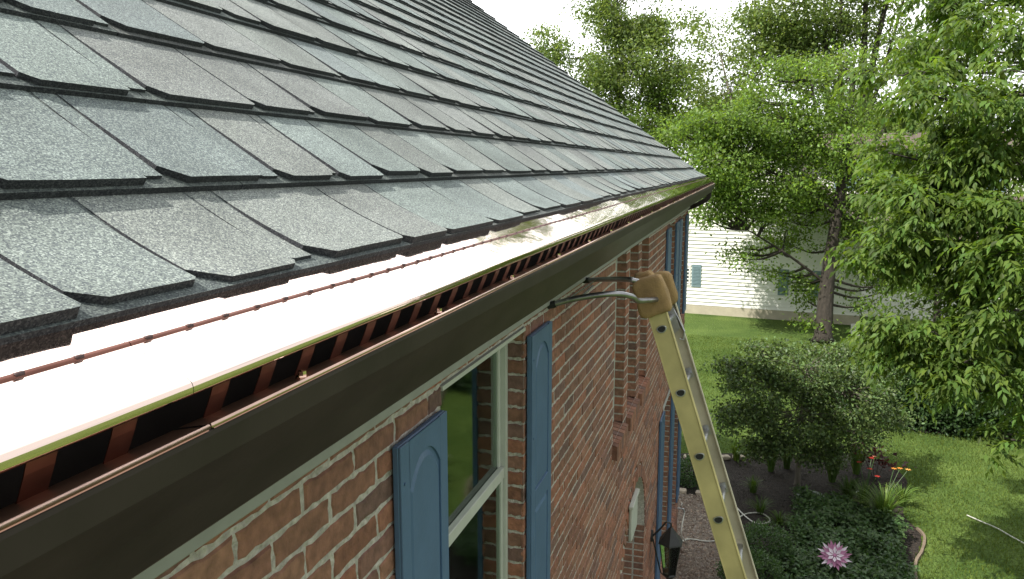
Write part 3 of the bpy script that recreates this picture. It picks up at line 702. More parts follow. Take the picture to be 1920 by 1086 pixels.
# canvas mitts on both rail heads
def blob(name, c, ax, ay, az, ra, rb, rc, m, parent, p=3.2, amp=.006, seed=0, taper=0.):
    mb = MB(); nu, nv = 34, 22; V = []
    def sp_(v, e_): return math.copysign(abs(v)**e_, v)
    for j in range(nv+1):
        ph = -math.pi/2+math.pi*j/nv
        for i in range(nu):
            th = 2*math.pi*i/nu; e_ = 2/p
            x = sp_(math.cos(ph), e_)*sp_(math.cos(th), e_); y = sp_(math.cos(ph), e_)*sp_(math.sin(th), e_); z = sp_(math.sin(ph), e_)
            k = 1+taper*z
            q = c+ax*(x*ra*k)+ay*(y*rb*k)+az*(z*rc)
            dn = mn.noise(q*22+Vector((seed, 0, 0)))*amp*1.2+mn.noise(q*60+Vector((seed, 3, 0)))*amp*.5-.004*math.exp(-((z-.15-.25*x)/.07)**2)
            q = q+(q-c).normalized()*dn; V.append(q)
    Fc = [(j*nu+i, j*nu+(i+1) % nu, (j+1)*nu+(i+1) % nu, (j+1)*nu+i) for j in range(nv) for i in range(nu)]
    mb.add(V, Fc); return mb.build(name, m, parent, smooth=True, fix=True)
blob('rail_mitt', P(-.155, .012, -.002), side, dep_, ldir, .042, .074, .088, M['canvas'], lad, 6.5, .007, 1, .03)
blob('rail_mitt', P(-.140, Wl-.012, .002), side, dep_, ldir, .038, .060, .088, M['canvas'], lad, 4.6, .008, 5, .04)
blob('rail_mitt', P(-.225, .09, -.022), side, dep_, ldir, .045, .046, .040, M['canvas'], lad, 3.2, .010, 9)

# ------------------------------------------------------------ ground
def sheet(name, poly, z, m, kind='structure'):
    mb = MB(); mb.add([(x, y, z) for x, y in poly], [tuple(range(len(poly)))]); o = mb.build(name, m, fix=False)
    if o.data.polygons[0].normal.z < 0: o.data.flip_normals()
    return tag(o, kind=kind)
gr = MB(); gr.add([(-150, -250, 0), (400, -250, 0), (400, 250, 0), (-150, 250, 0)], [(0, 1, 2, 3)]); tag(gr.build('lawn', M['lawn'], fix=False), kind='structure')
def smooth_poly(pts, n=6):
    out = []; m = len(pts)
    for i in range(m):
        p0, p1, p2, p3 = [Vector((*pts[(i+k-1) % m], 0)) for k in range(4)]
        for k in range(n):
            t = k/n; q = .5*((2*p1)+(-p0+p2)*t+(2*p0-5*p1+4*p2-p3)*t*t+(-p0+3*p1-3*p2+p3)*t**3); out.append((q.x+mn.noise(q*2.3)*.06, q.y+mn.noise(q*2.3+Vector((9, 0, 0)))*.06))
    return out
bed_pts = [(5, .78), (9, .79), (12.3, 1.2), (14.7, 1.5), (15.4, .3), (15.6, -.8), (16.1, -1.8), (15.9, -2.75), (14.9, -3.0), (13.6, -2.72), (12.6, -2.82), (11.6, -2.50), (10.5, -2.35), (9, -2.2), (7, -2.2), (5, -1.5)]
bed_poly = smooth_poly(bed_pts)
sheet('flower_bed', bed_poly, .012, M['soil'])
far_bed = smooth_poly([(18.0, -3.7), (18.4, -3.4), (19.0, -3.3), (20.6, -3.6), (20.8, -6), (20, -9), (18.8, -9.5), (18.3, -7.5), (18.0, -5.2)])
sheet('shrub_bed', far_bed, .012, M['soil'])
gpoly = [(3, .79), (11.3, .79), (11.4, 1.15), (13.15, 1.15), (13.2, .35), (12.2, .05), (10.6, .05), (8, -.1), (3, -.1)]
sheet('gravel_path', gpoly, .022, M['gravel'])
def inpoly(x, y, poly):
    c = False; j = len(poly)-1
    for i in range(len(poly)):
        xi, yi = poly[i]; xj, yj = poly[j]
        if (yi > y) != (yj > y) and x < (xj-xi)*(y-yi)/(yj-yi)+xi: c = not c
        j = i
    return c
# pebbles
st = MB(); random.seed(3)
for i in range(5200):
    x, y = random.uniform(8.0, 13.2), random.uniform(-.05, 1.1)
    if not inpoly(x, y, gpoly): continue
    r = random.uniform(.008, .022); c = random.choice(((.30, .22, .17), (.22, .18, .15), (.38, .32, .26), (.16, .12, .10), (.30, .26, .23), (.12, .08, .06)))
    a = random.uniform(0, 6.28); ca, sb = math.cos(a)*r, math.sin(a)*r; z = .024
    st.add([(x+ca*1.4, y+sb*1.4, z), (x-sb, y+ca, z), (x-ca*1.4, y-sb*1.4, z), (x+sb, y-ca, z), (x+ca*.3, y, z+r*.9)], [(0, 1, 4), (1, 2, 4), (2, 3, 4), (3, 0, 4)], 0, c)
tag(st.build('pebbles', M['stone'], tint=True, fix=False), kind='stuff', label='small brown pebbles covering the strip along the wall foot', cat='gravel')
# mulch chips
st = MB()
for i in range(7000):
    x, y = random.uniform(10, 16), random.uniform(-3, 1.5)
    if not inpoly(x, y, bed_poly) or inpoly(x, y, gpoly): continue
    r = random.uniform(.012, .035); a = random.uniform(0, 6.28); ca, sb = math.cos(a)*r, math.sin(a)*r; z = .014; k = random.uniform(.5, 1.8); t = random.uniform(.0, .02)
    st.add([(x+ca, y+sb, z+t), (x-sb*.3, y+ca*.3, z+.008), (x-ca, y-sb, z), (x+sb*.3, y-ca*.3, z+.004)], [(0, 1, 2, 3)], 0, (.034*k, .024*k, .017*k))
tag(st.build('mulch_chips', M['stone'], tint=True, fix=False), kind='stuff', label='dark bark mulch chips scattered over the flower bed', cat='mulch')
# edging stones along the bed's outer edge
ei = 0
for seg in (((14.75, 1.35), (15.45, -.9)), ((13.2, 1.1), (13.25, .35))):
    (xa, ya), (xb, yb) = seg; Ls = math.hypot(xb-xa, yb-ya); n = int(Ls/.30)
    for i in range(n):
        t = (i+.5)/n; c = Vector((xa+(xb-xa)*t+random.uniform(-.03, .03), ya+(yb-ya)*t+random.uniform(-.03, .03), .045))
        ax = Vector((xb-xa, yb-ya, 0)).normalized(); ay = Vector((-ax.y, ax.x, 0))
        o = blob('edging_stone', c, ax, ay, UZ, .14*random.uniform(.8, 1.1), .075, .035, M['edge'], None, 4.5, .014, ei*3)
        place = ['far edge of the flower bed', 'right edge of the flower bed', 'end of the gravel strip'][(0 if seg[0][0] > 14 else 1 if seg[0][1] < 0 else 2)]
        tag(o, 'tan edging stone at the %s' % place, 'stone', 'edging stones along the %s' % place); ei += 1
be = MB(); ep = bez([Vector((x_, y_, .02)) for x_, y_ in ((12.9, -2.80), (12.6, -2.85), (12.1, -2.72), (11.6, -2.54), (10.5, -2.39), (9, -2.24))], 8)
V = []
for i, p_ in enumerate(ep):
    t_ = (ep[min(i+1, len(ep)-1)]-ep[max(i-1, 0)]).normalized(); n__ = Vector((-t_.y, t_.x, 0)); w_ = .024+.008*mn.noise(p_*4)
    V += [p_+n__*w_+Vector((0, 0, -.02)), p_+n__*w_*.8+Vector((0, 0, .028)), p_-n__*w_*.8+Vector((0, 0, .028)), p_-n__*w_+Vector((0, 0, -.02))]
be.add(V, [(4*i+k, 4*i+k+1, 4*i+5+k, 4*i+4+k) for i in range(len(ep)-1) for k in range(3)])
tag(be.build('bed_edging', M['edge_dark'], fix=False), 'low brown curved edging strip between the flower bed and the open lawn', 'edging')
# grass blades
n = 150000; gx = 9.5+rng.random(n)**1.2*17; gy = rng.uniform(-9, 3.2, n)
keep = np.array([not (inpoly(a, b, bed_poly) or inpoly(a, b, far_bed) or (b > .4 and a < 11.6)) for a, b in zip(gx, gy)]); gx, gy = gx[keep], gy[keep]; n = len(gx)
D = rdir(n)*.6; D[:, 2] = 1.0; ts = leaf_tints(n, .6, 1.25, .4)
tag(leaf_mesh('grass', np.stack([gx, gy, np.zeros(n)], 1), D, rdir(n), rng.uniform(.035, .075, n), rng.uniform(.008, .016, n), M['L_grass'], tints=ts, droop=.2), kind='stuff', label='short mown green grass of the back yard', cat='grass')

# ------------------------------------------------------------ trees
def nearest(pts, q):
    d = [(p-q).length for p in pts]; i = int(np.argmin(d)); return pts[i]
def tree(name, label, cat, base, trunk_pts, trunk_r, blobs, ncl, npl, csize, L, Wd, lm, bark, seed=0, group=None, compound=False, tint=(.7, 1.3, .25), thr=-.15, nfreq=.55, droop=.15, stems=None, up=.6, limbs=True):
    rng2 = np.random.default_rng(seed); root = thing(name, label, cat, base, group)
    tb = MB(); tp = [Vector(p) for p in trunk_pts]; fine = bez(tp, 6); m = len(fine)
    tb.tube(fine, [trunk_r*(1-.75*i/(m-1))*(1.35 if i == 0 else 1) for i in range(m)], 10)
    skel = list(fine[m//4:])
    for s in (stems or []):
        sp_ = bez([Vector(p) for p in s[0]], 6); tb.tube(sp_, [s[1]*(1-.7*i/(len(sp_)-1)) for i in range(len(sp_))], 7); skel += sp_[1:]
    tot = sum(b[6] for b in blobs); CP = []; CS = []
    for b in blobs:
        c = Vector(b[:3]); rad = Vector(b[3:6]); k = int(ncl*b[6]/tot)
        if limbs:
            lower = [p for p in skel if p.z < c.z+.3] or skel
            s = nearest(lower, c); midp = (s+c)/2+Vector((0, 0, -.1*(c-s).length)); lp = bez([s, midp, c], 5)
            tb.tube(lp, [max(.012, trunk_r*.19*(1-.8*i/(len(lp)-1))) for i in range(len(lp))], 5); sk2 = lp[3:]
        else: sk2 = skel
        for _ in range(k):
            for tr in range(8):
                v = rng2.normal(size=3); v /= np.linalg.norm(v); r = rng2.uniform(.25, 1)**.45
                q = Vector((c.x+v[0]*rad.x*r, c.y+v[1]*rad.y*r, c.z+v[2]*rad.z*r))
                if q.z > .25 and mn.noise(q*nfreq+Vector((seed, 0, 0)))+.35*mn.noise(q*nfreq*2.6) > thr: break
            else: continue
            CP.append(q); s = nearest(sk2, q); CS.append((q-s).normalized())
            if rng2.random() < .35: tb.tube([s, (s+q)/2+Vector((0, 0, .04)), q], [.012 if trunk_r > .1 else .007, .008 if trunk_r > .1 else .005, .003], 4, cap=False)
    tb.build('trunk', bark, root, smooth=True, fix=False)
    C_ = np.array(CP); O = np.array(CS); nc = len(C_)
    if compound:   # arching sprays of paired leaflets
        Ps, Ds, Ns, Ls, Ts = [], [], [], [], []
        for i in range(nc):
            for j in range(npl):
                st_ = C_[i]+rng2.normal(size=3)*csize; az = rng2.uniform(0, 6.28)
                d0 = O[i]*.7+np.array([math.cos(az), math.sin(az), 0])*.8+np.array([0, 0, rng2.uniform(-.35, .25)]); d0 /= np.linalg.norm(d0)
                sd = np.cross(d0, [0, 0, 1]); sd /= np.linalg.norm(sd)+1e-6; k = rng2.uniform(*tint[:2])
                for q in range(6):
                    p = st_+d0*L*.55*q*.5+np.array([0, 0, -1])*L*.05*q*q*.5
                    ss = [1, -1][q % 2] if q < 5 else 0
                    dd_ = d0*.7+sd*ss*.9+np.array([0, 0, -.35-.08*q]); Ps.append(p); Ds.append(dd_+rng2.normal(size=3)*.12)
                    nn = np.array([0, 0, 1.])+rng2.normal(size=3)*.35; Ns.append(nn); Ls.append(L*rng2.uniform(.75, 1.15)); Ts.append((k*rng2.uniform(.9, 1.1), rng2.uniform(0, tint[2])))
        Ts = np.array(Ts); k = Ts[:, :1]; y = Ts[:, 1:]; ti = np.concatenate([k*(1+y*1.2), k*(1+y*.3), k*(1-y*.4)], 1); Ls = np.array(Ls)
        leaf_mesh('crown', Ps, Ds, Ns, Ls, Ls*Wd/L, lm, root, ti, droop)
    else:
        k = np.repeat(np.arange(nc), npl); n = len(k); P_ = C_[k]+rng2.normal(size=(n, 3))*csize*np.array([1, 1, .5]); P_[:, 2] = np.maximum(P_[:, 2], .08)
        D_ = rng2.normal(size=(n, 3)); D_ /= np.linalg.norm(D_, axis=1, keepdims=True); D_ = D_+O[k]*.5; D_[:, 2] -= .25
        N_ = rng2.normal(size=(n, 3))*.7; N_[:, 2] += up
        kk = rng2.uniform(tint[0], tint[1], n)[:, None]*(1+.22*rng2.normal(size=nc)[k][:, None]).clip(.6, 1.5); y = rng2.uniform(0, tint[2], n)[:, None]
        ti = np.concatenate([kk*(1+y*1.2), kk*(1+y*.3), kk*(1-y*.4)], 1); Ls = L*rng2.uniform(.7, 1.2, n)
        leaf_mesh('crown', P_, D_, N_, Ls, Ls*Wd/L, lm, root, ti, droop)
    return root
def B(px, py, d, rx, rz, w=1., ry_=None):   # a crown mass seen at this pixel, this far away, radii in metres
    p = at_depth(px, py, d); return (p.x, p.y, p.z, ry_ or rx, rx, rz, w)
def layered(bl, k, fl, sc_=.5, seed=0):     # split each crown mass into flat boughs
    r2 = random.Random(seed); out = []
    for (x, y, z, rx, ry_, rz, w_) in bl:
        for i in range(k):
            a = r2.uniform(0, 6.28); q = r2.uniform(.15, .8); zz_ = r2.uniform(-.85, .85); s_ = sc_*r2.uniform(.75, 1.25)
            out.append((x+math.cos(a)*q*rx, y+math.sin(a)*q*ry_, z+zz_*rz, rx*s_, ry_*s_, max(.06, rz*fl*r2.uniform(.7, 1.4)), w_))
    return out
# far tree over the roof
d = 42; bs = at_depth(1165, 560, d); bs.z = 0; K_ = 1.35
T1b = [B(1140, 60, d, 1.6, 1.7, 1.4), B(1060, 110, d, 1.2, 1.1, .8), B(1080, 170, d, 1.7, 1.3, 1.1), B(1160, 190, d, 2.0, 1.6, 1.6), B(1240, 100, d, 1.2, 1.5, 1.), B(1215, 180, d, 1.5, 1.5, 1.2), B(1110, 260, d, 2.2, 1.4, 1), B(1150, 0, d, 1.1, .8, .5), B(1260, 150, d, .9, 1., .5), B(1165, -50, d, 1.2, 1.1, .8), B(1190, 30, d, 1.4, 1.2, 1.), B(1170, -110, d, 1.1, 1., .6), B(1135, -45, d, .9, .8, .4), B(1215, -50, d, .9, .8, .4)]
T1b = [(a, b, c, e_*K_, f_*K_, g2*K_, w2) for a, b, c, e_, f_, g2, w2 in T1b]
tree('oak_tree', 'tall light green tree with sky showing through, rising behind the roof edge', 'tree', bs, [bs, bs+Vector((0, .1, 4)), at_depth(1160, 200, d), at_depth(1150, 20, d)], .28, layered(T1b, 2, .7, .8, 6), 1500, 26, .38, .19, .11, M['L_far'], M['bark_g'], 1, thr=-.12, nfreq=.6,
     stems=[([at_depth(1160, 330, d), at_depth(1130, 210, d), at_depth(1100, 110, d)], .14), ([at_depth(1162, 320, d), at_depth(1195, 210, d), at_depth(1215, 110, d)], .14)])
d = 40; bs = at_depth(1285, 560, d); bs.z = 0
tree('maple_tree', 'dense dark green tree just right of the roof corner, below the tall light tree', 'tree', bs, [bs, bs+Vector((0, 0, 3)), at_depth(1260, 250, d)], .2,
     [B(1220, 230, d, 1.8, 1.7, 1), B(1290, 190, d, 2.0, 1.8, 1.), B(1270, 280, d, 2.3, 1.7, 1.2), B(1345, 230, d, 1.7, 1.5, .9), B(1225, 165, d, 1.1, 1.1, .4), B(1340, 320, d, 1.6, 1.3, .8)], 480, 34, .36, .18, .12, M['L_mid'], M['bark'], 2, thr=-.2, tint=(.55, 1.15, .2))
# wispy tree between
d = 34; bs = at_depth(1400, 640, d); bs.z = 0
tree('ash_tree', 'thin wispy tree top against white sky between two fuller trees', 'tree', bs, [bs, bs+Vector((0, 0, 4)), at_depth(1350, 100, d)], .13,
     [B(1340, 110, d, 1.3, 1.3, .6), B(1370, 170, d, 1.6, 1.0, .9), B(1330, 60, d, .7, .6, .15), B(1400, 215, d, 1.8, 1.0, 1.)], 260, 20, .27, .15, .09, M['L_far'], M['bark_g'], 3, thr=-.1, tint=(.7, 1.2, .3))
# central tree on the lawn
bs = Vector((26.6, -2.55, 0)); d = 25.6
fork = at_depth(1577, 350, d)
T2b = [B(1380, 330, d, 1.5, 1.0, 1.3), B(1350, 270, d, 1.2, .9, 1.0), B(1430, 240, d, 1.7, 1.1, 1.5), B(1520, 200, d, 1.8, 1.2, 1.5), B(1480, 320, d, 1.7, 1.0, 1.3), B(1600, 270, d, 1.8, 1.2, 1.3), B(1660, 350, d, 1.4, 1.1, 1.),
       B(1410, 410, d+1, 1.2, .6, .50), B(1480, 440, d+1.2, 1.2, .5, .36), B(1390, 475, d+.6, .6, .3, .14), B(1470, 520, d+.8, 1.0, .35, .20), B(1640, 470, d+.6, 1.2, .9, .45), B(1670, 560, d+.6, 1.0, .8, .4), B(1530, 550, d+1.2, .6, .4, .12), B(1520, 390, d+1, 1.3, .5, .4), B(1330, 345, d, .8, .6, .5), B(1440, 170, d, 1.0, .8, .5), B(1330, 400, d, .6, .35, .22), B(1450, 370, d+.6, 1.3, .45, .5), B(1530, 612, d, .5, .18, .06)]
tree('pear_tree', 'spreading green tree with dark trunk standing on the lawn before the white house', 'tree', bs, [bs, at_depth(1552, 520, d), fork, at_depth(1600, 150, d)], .30, layered(T2b, 4, .55, .85, 4), 3000, 20, .27, .125, .072, M['L_mid'], M['bark'], 4, thr=-.06, nfreq=1.15, tint=(.6, 1.55, .22),
     stems=[([fork, at_depth(1540, 260, d), at_depth(1520, 150, d)], .10), ([at_depth(1565, 400, d), at_depth(1500, 350, d), at_depth(1400, 300, d)], .07), ([at_depth(1560, 540, d), at_depth(1480, 480, d), at_depth(1400, 430, d)], .06), ([fork, at_depth(1640, 270, d), at_depth(1680, 200, d)], .09)])
# tall many-stemmed tree behind
d = 36; bs = at_depth(1590, 570, d); bs.z = 0
T4b = [B(1440, 40, d, 1.8, 1.6, 1.1), B(1420, 130, d, 1.4, 1.2, .6), B(1520, 30, d, 2.2, 1.5, 1.5), B(1600, 90, d, 2.2, 1.5, 1.3), B(1680, 40, d, 2.2, 1.6, 1.2), B(1560, 180, d, 2.2, 1.5, 1.2), B(1690, 230, d, 2.4, 1.4, 1.7), B(1480, 110, d, 1.4, 1.2, .8), B(1620, 250, d, 2.2, 1.2, 1.5), B(1560, -60, d, 3, 1.4, 1), B(1640, -40, d, 2, 1.4, .8), B(1390, 60, d, 1, 1.2, .5), B(1740, 300, d, 2, 1.4, 1.1)]
tree('cottonwood_tree', 'very tall tree with several dark stems fanning up behind the lawn tree', 'tree', bs, [bs, at_depth(1590, 400, d), at_depth(1615, 200, d), at_depth(1625, -60, d)], .34, layered(T4b, 3, .6, .85, 5), 2100, 22, .42, .18, .10, M['L_far'], M['bark'], 5, thr=-.06, nfreq=.5,
     stems=[([at_depth(1590, 400, d), at_depth(1555, 250, d), at_depth(1545, -50, d)], .2), ([at_depth(1590, 400, d), at_depth(1575, 120, d), at_depth(1580, -60, d)], .17), ([at_depth(1592, 390, d), at_depth(1640, 100, d), at_depth(1680, -60, d)], .22), ([at_depth(1600, 300, d), at_depth(1660, 120, d), at_depth(1700, -20, d)], .12), ([at_depth(1590, 400, d), at_depth(1560, 200, d), at_depth(1500, -20, d)], .14)])
# near tree on the right
d = 9.6; bs = at_depth(2080, 800, 11); bs.z = 0
T3b = [B(1830, 60, d+1.5, 1.1, .8, .9), B(1800, 200, d, 1.0, .55, 1.), B(1900, 150, d, .9, .9, 1.), B(1740, 130, d+2.5, .6, .4, .35), B(1880, 320, d, .9, .8, 1.1), B(1740, 330, d, .70, .5, .8), B(1800, 440, d, .9, .55, 1.), B(1690, 470, d, .50, .33, .5), B(1900, 520, d-.6, .8, .7, 1.),
       B(1740, 570, d, .65, .45, .75), B(1850, 640, d, .75, .5, .8), B(1800, 700, d-.3, .5, .30, .4), B(1690, 640, d+.2, .35, .28, .22), B(1890, 830, d-.5, .30, .16, .13), B(1905, 740, d, .35, .3, .2), B(1700, 290, d+1, .45, .25, .25)]
tree('boxelder_tree', 'near tree with large drooping leaflets filling the right side of the yard', 'tree', bs, [bs, bs+Vector((.1, .1, 3)), bs+Vector((0, .3, 6)), bs+Vector((-.2, .6, 8.5))], .2, layered(T3b, 6, .22, .55, 3), 900, 8, .10, .125, .048, M['L_near'], M['bark'], 6, compound=True, thr=-.12, nfreq=1.4, tint=(.5, 1.5, .4), droop=.22)
# shaded tree deeper right
d = 17.5; bs = at_depth(1752, 800, d); bs.z = 0
tree('elm_tree', 'shaded tree with dark trunk behind the large leaved branches on the right', 'tree', bs, [bs, at_depth(1755, 640, d), at_depth(1770, 300, d)], .14,
     [B(1800, 300, d, 2.2, 1.5, 1.2), B(1860, 450, d, 1.8, 1.5, 1.2), B(1740, 480, d, 1.1, 1.0, .7), B(1800, 600, d, 1.4, .8, .8), B(1700, 400, d, .8, .8, .3), B(1900, 650, d, 1.2, .8, .6), B(1850, 120, d+2, 1.8, 1.2, .7)], 420, 26, .24, .11, .06, M['L_mid'], M['bark'], 7, thr=-.15, tint=(.5, 1.1, .2))
# small ornamental tree in the bed
bs = Vector((14.15, -1.08, 0)); d = 13.6
T6b = [B(1420, 720, d, .60, .42, 1), B(1500, 690, d, .75, .45, 1.3), B(1580, 740, d, .80, .50, 1.3), B(1490, 780, d, .90, .45, 1.5), B(1590, 810, d, .55, .32, .7), B(1650, 780, d+.3, .45, .28, .5), B(1400, 790, d-.2, .42, .30, .6), B(1550, 665, d+.4, .5, .25, .4), B(1430, 660, d+.2, .35, .2, .3), B(1370, 690, d, .25, .2, .2), B(1660, 700, d+.6, .3, .22, .2), B(1370, 760, d, .28, .28, .25), B(1450, 830, d-.1, .45, .25, .6), B(1530, 850, d, .45, .2, .5), B(1420, 860, d-.1, .2, .14, .12), B(1620, 720, d+.3, .4, .3, .5), B(1690, 790, d+.4, .2, .15, .12)]
tree('crabapple_tree', 'small round dark leaved tree standing in the mulched flower bed', 'tree', bs, [bs, bs+Vector((.02, 0, .6)), at_depth(1500, 800, d), at_depth(1510, 700, d)], .055, T6b, 1150, 28, .11, .066, .040, M['L_small'], M['bark_g'], 8, thr=-.04, nfreq=2.6, tint=(.6, 2.0, .35), droop=.1)
# wood behind everything, keeps the horizon closed
def shrub(name, label, c, rad, ncl, npl, L, Wd, lm, seed, tint=(.6, 1.2, .2), group=None, cat='shrub', cs=.08):
    rng2 = np.random.default_rng(seed); root = thing(name, label, cat, (c[0], c[1], 0), group)
    C_ = []; 
    while len(C_) < ncl:
        v = rng2.normal(size=3); v /= np.linalg.norm(v); v *= rng2.uniform(.35, 1)**.35; q = np.array([c[0]+v[0]*rad[0], c[1]+v[1]*rad[1], c[2]+v[2]*rad[2]])
        if q[2] > .04 and mn.noise(Vector(q)*2.5) > -.42: C_.append(q)
    C_ = np.array(C_); k = np.repeat(np.arange(ncl), npl); n = len(k); O = C_-np.array(c); O /= np.linalg.norm(O, axis=1, keepdims=True)+1e-6
    P_ = C_[k]+rng2.normal(size=(n, 3))*cs; P_[:, 2] = np.maximum(P_[:, 2], .03); D_ = rng2.normal(size=(n, 3))*.6+O[k]*.8; N_ = rng2.normal(size=(n, 3))*.5; N_[:, 2] += .8
    kk = rng2.uniform(tint[0], tint[1], n)[:, None]; y = rng2.uniform(0, tint[2], n)[:, None]; ti = np.concatenate([kk*(1+y*1.2), kk*(1+y*.3), kk*(1-y*.4)], 1)
    leaf_mesh('foliage', P_, D_, N_, L*rng2.uniform(.7, 1.2, n), Wd, lm, root, ti, .1)
    sb = MB(); 
    for i in range(7):
        q = C_[rng2.integers(ncl)]; sb.tube([(c[0]+rng2.uniform(-.05, .05), c[1]+rng2.uniform(-.05, .05), 0), Vector(((c[0]+q[0])/2, (c[1]+q[1])/2, q[2]*.6)), Vector(q)], [.015, .01, .004], 5)
    sb.build('stem', M['bark'], root, fix=False); return root
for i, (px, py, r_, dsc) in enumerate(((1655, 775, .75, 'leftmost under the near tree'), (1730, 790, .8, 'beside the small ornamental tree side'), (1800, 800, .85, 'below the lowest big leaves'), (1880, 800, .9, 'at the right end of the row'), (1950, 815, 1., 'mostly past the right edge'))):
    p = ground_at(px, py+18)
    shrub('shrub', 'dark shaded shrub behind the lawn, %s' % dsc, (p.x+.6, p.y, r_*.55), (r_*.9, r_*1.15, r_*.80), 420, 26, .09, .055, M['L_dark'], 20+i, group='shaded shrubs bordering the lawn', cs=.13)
for i, (px, py, dd_, r_) in enumerate(((1700, 640, 33, 2.6), (1820, 640, 31, 2.6), (1930, 620, 30, 3.0), (1240, 400, 60, 5.0), (1480, 350, 70, 6), (1700, 330, 65, 6), (1900, 330, 60, 6))):
    p = at_depth(px, py, dd_); hgt = max(p.z, r_*.8)
    dsc = ['right of the white house wall', 'far behind the near tree', 'at the far right of the yard', 'past the roof corner', 'beyond the neighbour house', 'right of the neighbour house', 'on the far right skyline'][i]
    shrub('broadleaf_tree', 'distant rounded green tree %s' % dsc, (p.x, p.y, hgt*.6), (r_, r_*1.1, hgt*.62), 420, 22, .22, .13, M['L_mid'], 40+i, tint=(.5, 1.1, .2), cat='tree', cs=.4)
# boxwood balls
for i, (px, py, r_, dsc) in enumerate(((1432, 1062, .36, 'rounded green shrub right of the ladder below the hose loop'), (1408, 1130, .40, 'rounded green shrub at the bottom edge right of the ladder'))):
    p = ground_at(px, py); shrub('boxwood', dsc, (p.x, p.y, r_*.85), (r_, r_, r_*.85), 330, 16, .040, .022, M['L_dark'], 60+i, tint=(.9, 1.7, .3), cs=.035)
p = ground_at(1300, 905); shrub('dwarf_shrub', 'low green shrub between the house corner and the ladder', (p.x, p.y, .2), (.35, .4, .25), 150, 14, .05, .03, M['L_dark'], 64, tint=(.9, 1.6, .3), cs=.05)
# ground cover
gcpoly = smooth_poly([(13.4, -1.1), (13.2, -1.9), (12.7, -2.45), (11.6, -2.35), (10.2, -2.2), (9.6, -1.6), (9.8, -.8), (11.4, -.85), (12.4, -.95)])
q = []
while len(q) < 1500:
    x, y = random.uniform(9.5, 13.6), random.uniform(-2.6, -.7)
    if inpoly(x, y, gcpoly): q.append((x, y, .21+.22*mn.noise(Vector((x*2.6, y*2.6, 0)))+random.uniform(-.09, .05)))
q = np.array(q); k = np.repeat(np.arange(len(q)), 14); n = len(k); P_ = q[k]+rng.normal(size=(n, 3))*np.array([.06, .06, .035]); P_[:, 2] = np.maximum(P_[:, 2], .03); N_ = rng.normal(size=(n, 3))*.35; N_[:, 2] += 1; D_ = rng.normal(size=(n, 3)); D_[:, 2] *= .4
tag(leaf_mesh('ground_cover', P_, D_, N_, rng.uniform(.05, .09, n), .042, M['L_dark'], tints=leaf_tints(n, .8, 1.9, .3), droop=.15), kind='stuff', label='leafy green ground cover spreading round the pink flower ornament', cat='ground cover')
# strap-leaved clumps
def clump(name, label, x, y, n, h, spread, tint=(.8, 1.4, .3), m='L_blade', w=.018, group=None, cat='plant', bloom=None):
    root = thing(name, label, cat, (x, y, 0), group); mb = MB()
    for i in range(n):
        a = random.uniform(0, 6.28); s = random.uniform(.2, 1)*spread; hh = h*random.uniform(.6, 1.05); dx, dy = math.cos(a), math.sin(a); px_, py_ = -dy, dx
        b0 = Vector((x+dx*random.uniform(0, .06), y+dy*random.uniform(0, .06), 0)); V = []; seg = 6
        for j in range(seg+1):
            t = j/seg; o = s*t**1.5; z = hh*(t*1.5-t*t*(.5+.5*s/h)) ; ww = w*(1-t)**.6*.5+.001; c = b0+Vector((dx*o, dy*o, max(z, .02)))
            V += [c+Vector((px_*ww, py_*ww, 0)), c-Vector((px_*ww, py_*ww, 0))]
        k = random.uniform(*tint[:2]); yl = random.uniform(0, tint[2]); mb.add(V, [(2*j, 2*j+1, 2*j+3, 2*j+2) for j in range(seg)], 0, (k*(1+yl*1.2), k*(1+yl*.3), k*(1-yl*.4)))
    mb.build('leaves', M[m], root, tint=True, fix=False)
    if bloom:
        for (bx, by, bz, c) in bloom:
            f = MB(); f.tube([(x, y, .05), ((x*1.2+bx*.8)/2, (y*1.2+by*.8)/2, bz*.7), (bx, by, bz)], .005, 5, 0, (.06, .13, .03))
            for kx in range(6):
                a = kx*math.pi/3+random.random()*.3; u = Vector((math.cos(a), math.sin(a), .35)); v = Vector((-math.sin(a), math.cos(a), 0)); o = Vector((bx, by, bz))
                f.add([o, o+u*.028+v*.012, o+u*.05+Vector((0, 0, -.012)), o+u*.028-v*.012], [(0, 1, 2, 3)], 0, c)
            f.build('flower', M['L_bloom'], root, tint=True, fix=False)
OR = (.75, .30, .05); RD = (.45, .04, .03); WH = (.7, .68, .55)
p = ground_at(1655, 985); clump('daylily', 'large strap leaved clump with orange and yellow blooms by the bed edge', p.x, p.y, 170, .75, .55, (.8, 1.5, .5), bloom=[(p.x+.35, p.y-.25, .85, OR), (p.x+.25, p.y-.35, .88, (.8, .42, .1)), (p.x+.45, p.y-.18, .80, OR)], w=.022)
p = ground_at(1620, 960); clump('daylily', 'strap leaved clump with dark red blooms left of the orange flowered one', p.x, p.y, 90, .6, .4, (.6, 1.2, .3), bloom=[(p.x+.1, p.y-.05, .72, RD), (p.x+.2, p.y+.1, .78, RD), (p.x-.05, p.y-.15, .66, RD), (p.x+.5, p.y-.18, .80, (.7, .30, .2)), (p.x+.3, p.y-.1, .84, RD)])
p = ground_at(1380, 865); clump('ornamental_grass', 'sunlit upright grass tuft beside the ladder at the far bed edge', p.x, p.y, 130, .55, .28, (1.0, 1.7, .6), w=.012)
p = ground_at(1445, 885); clump('iris', 'tall blade leaved clump left of the small tree stem', p.x, p.y, 120, .75, .35, (.7, 1.3, .3))
p = ground_at(1475, 880); clump('iris', 'tall blade leaved clump close behind the small tree stem', p.x, p.y, 110, .7, .3, (.6, 1.1, .3))
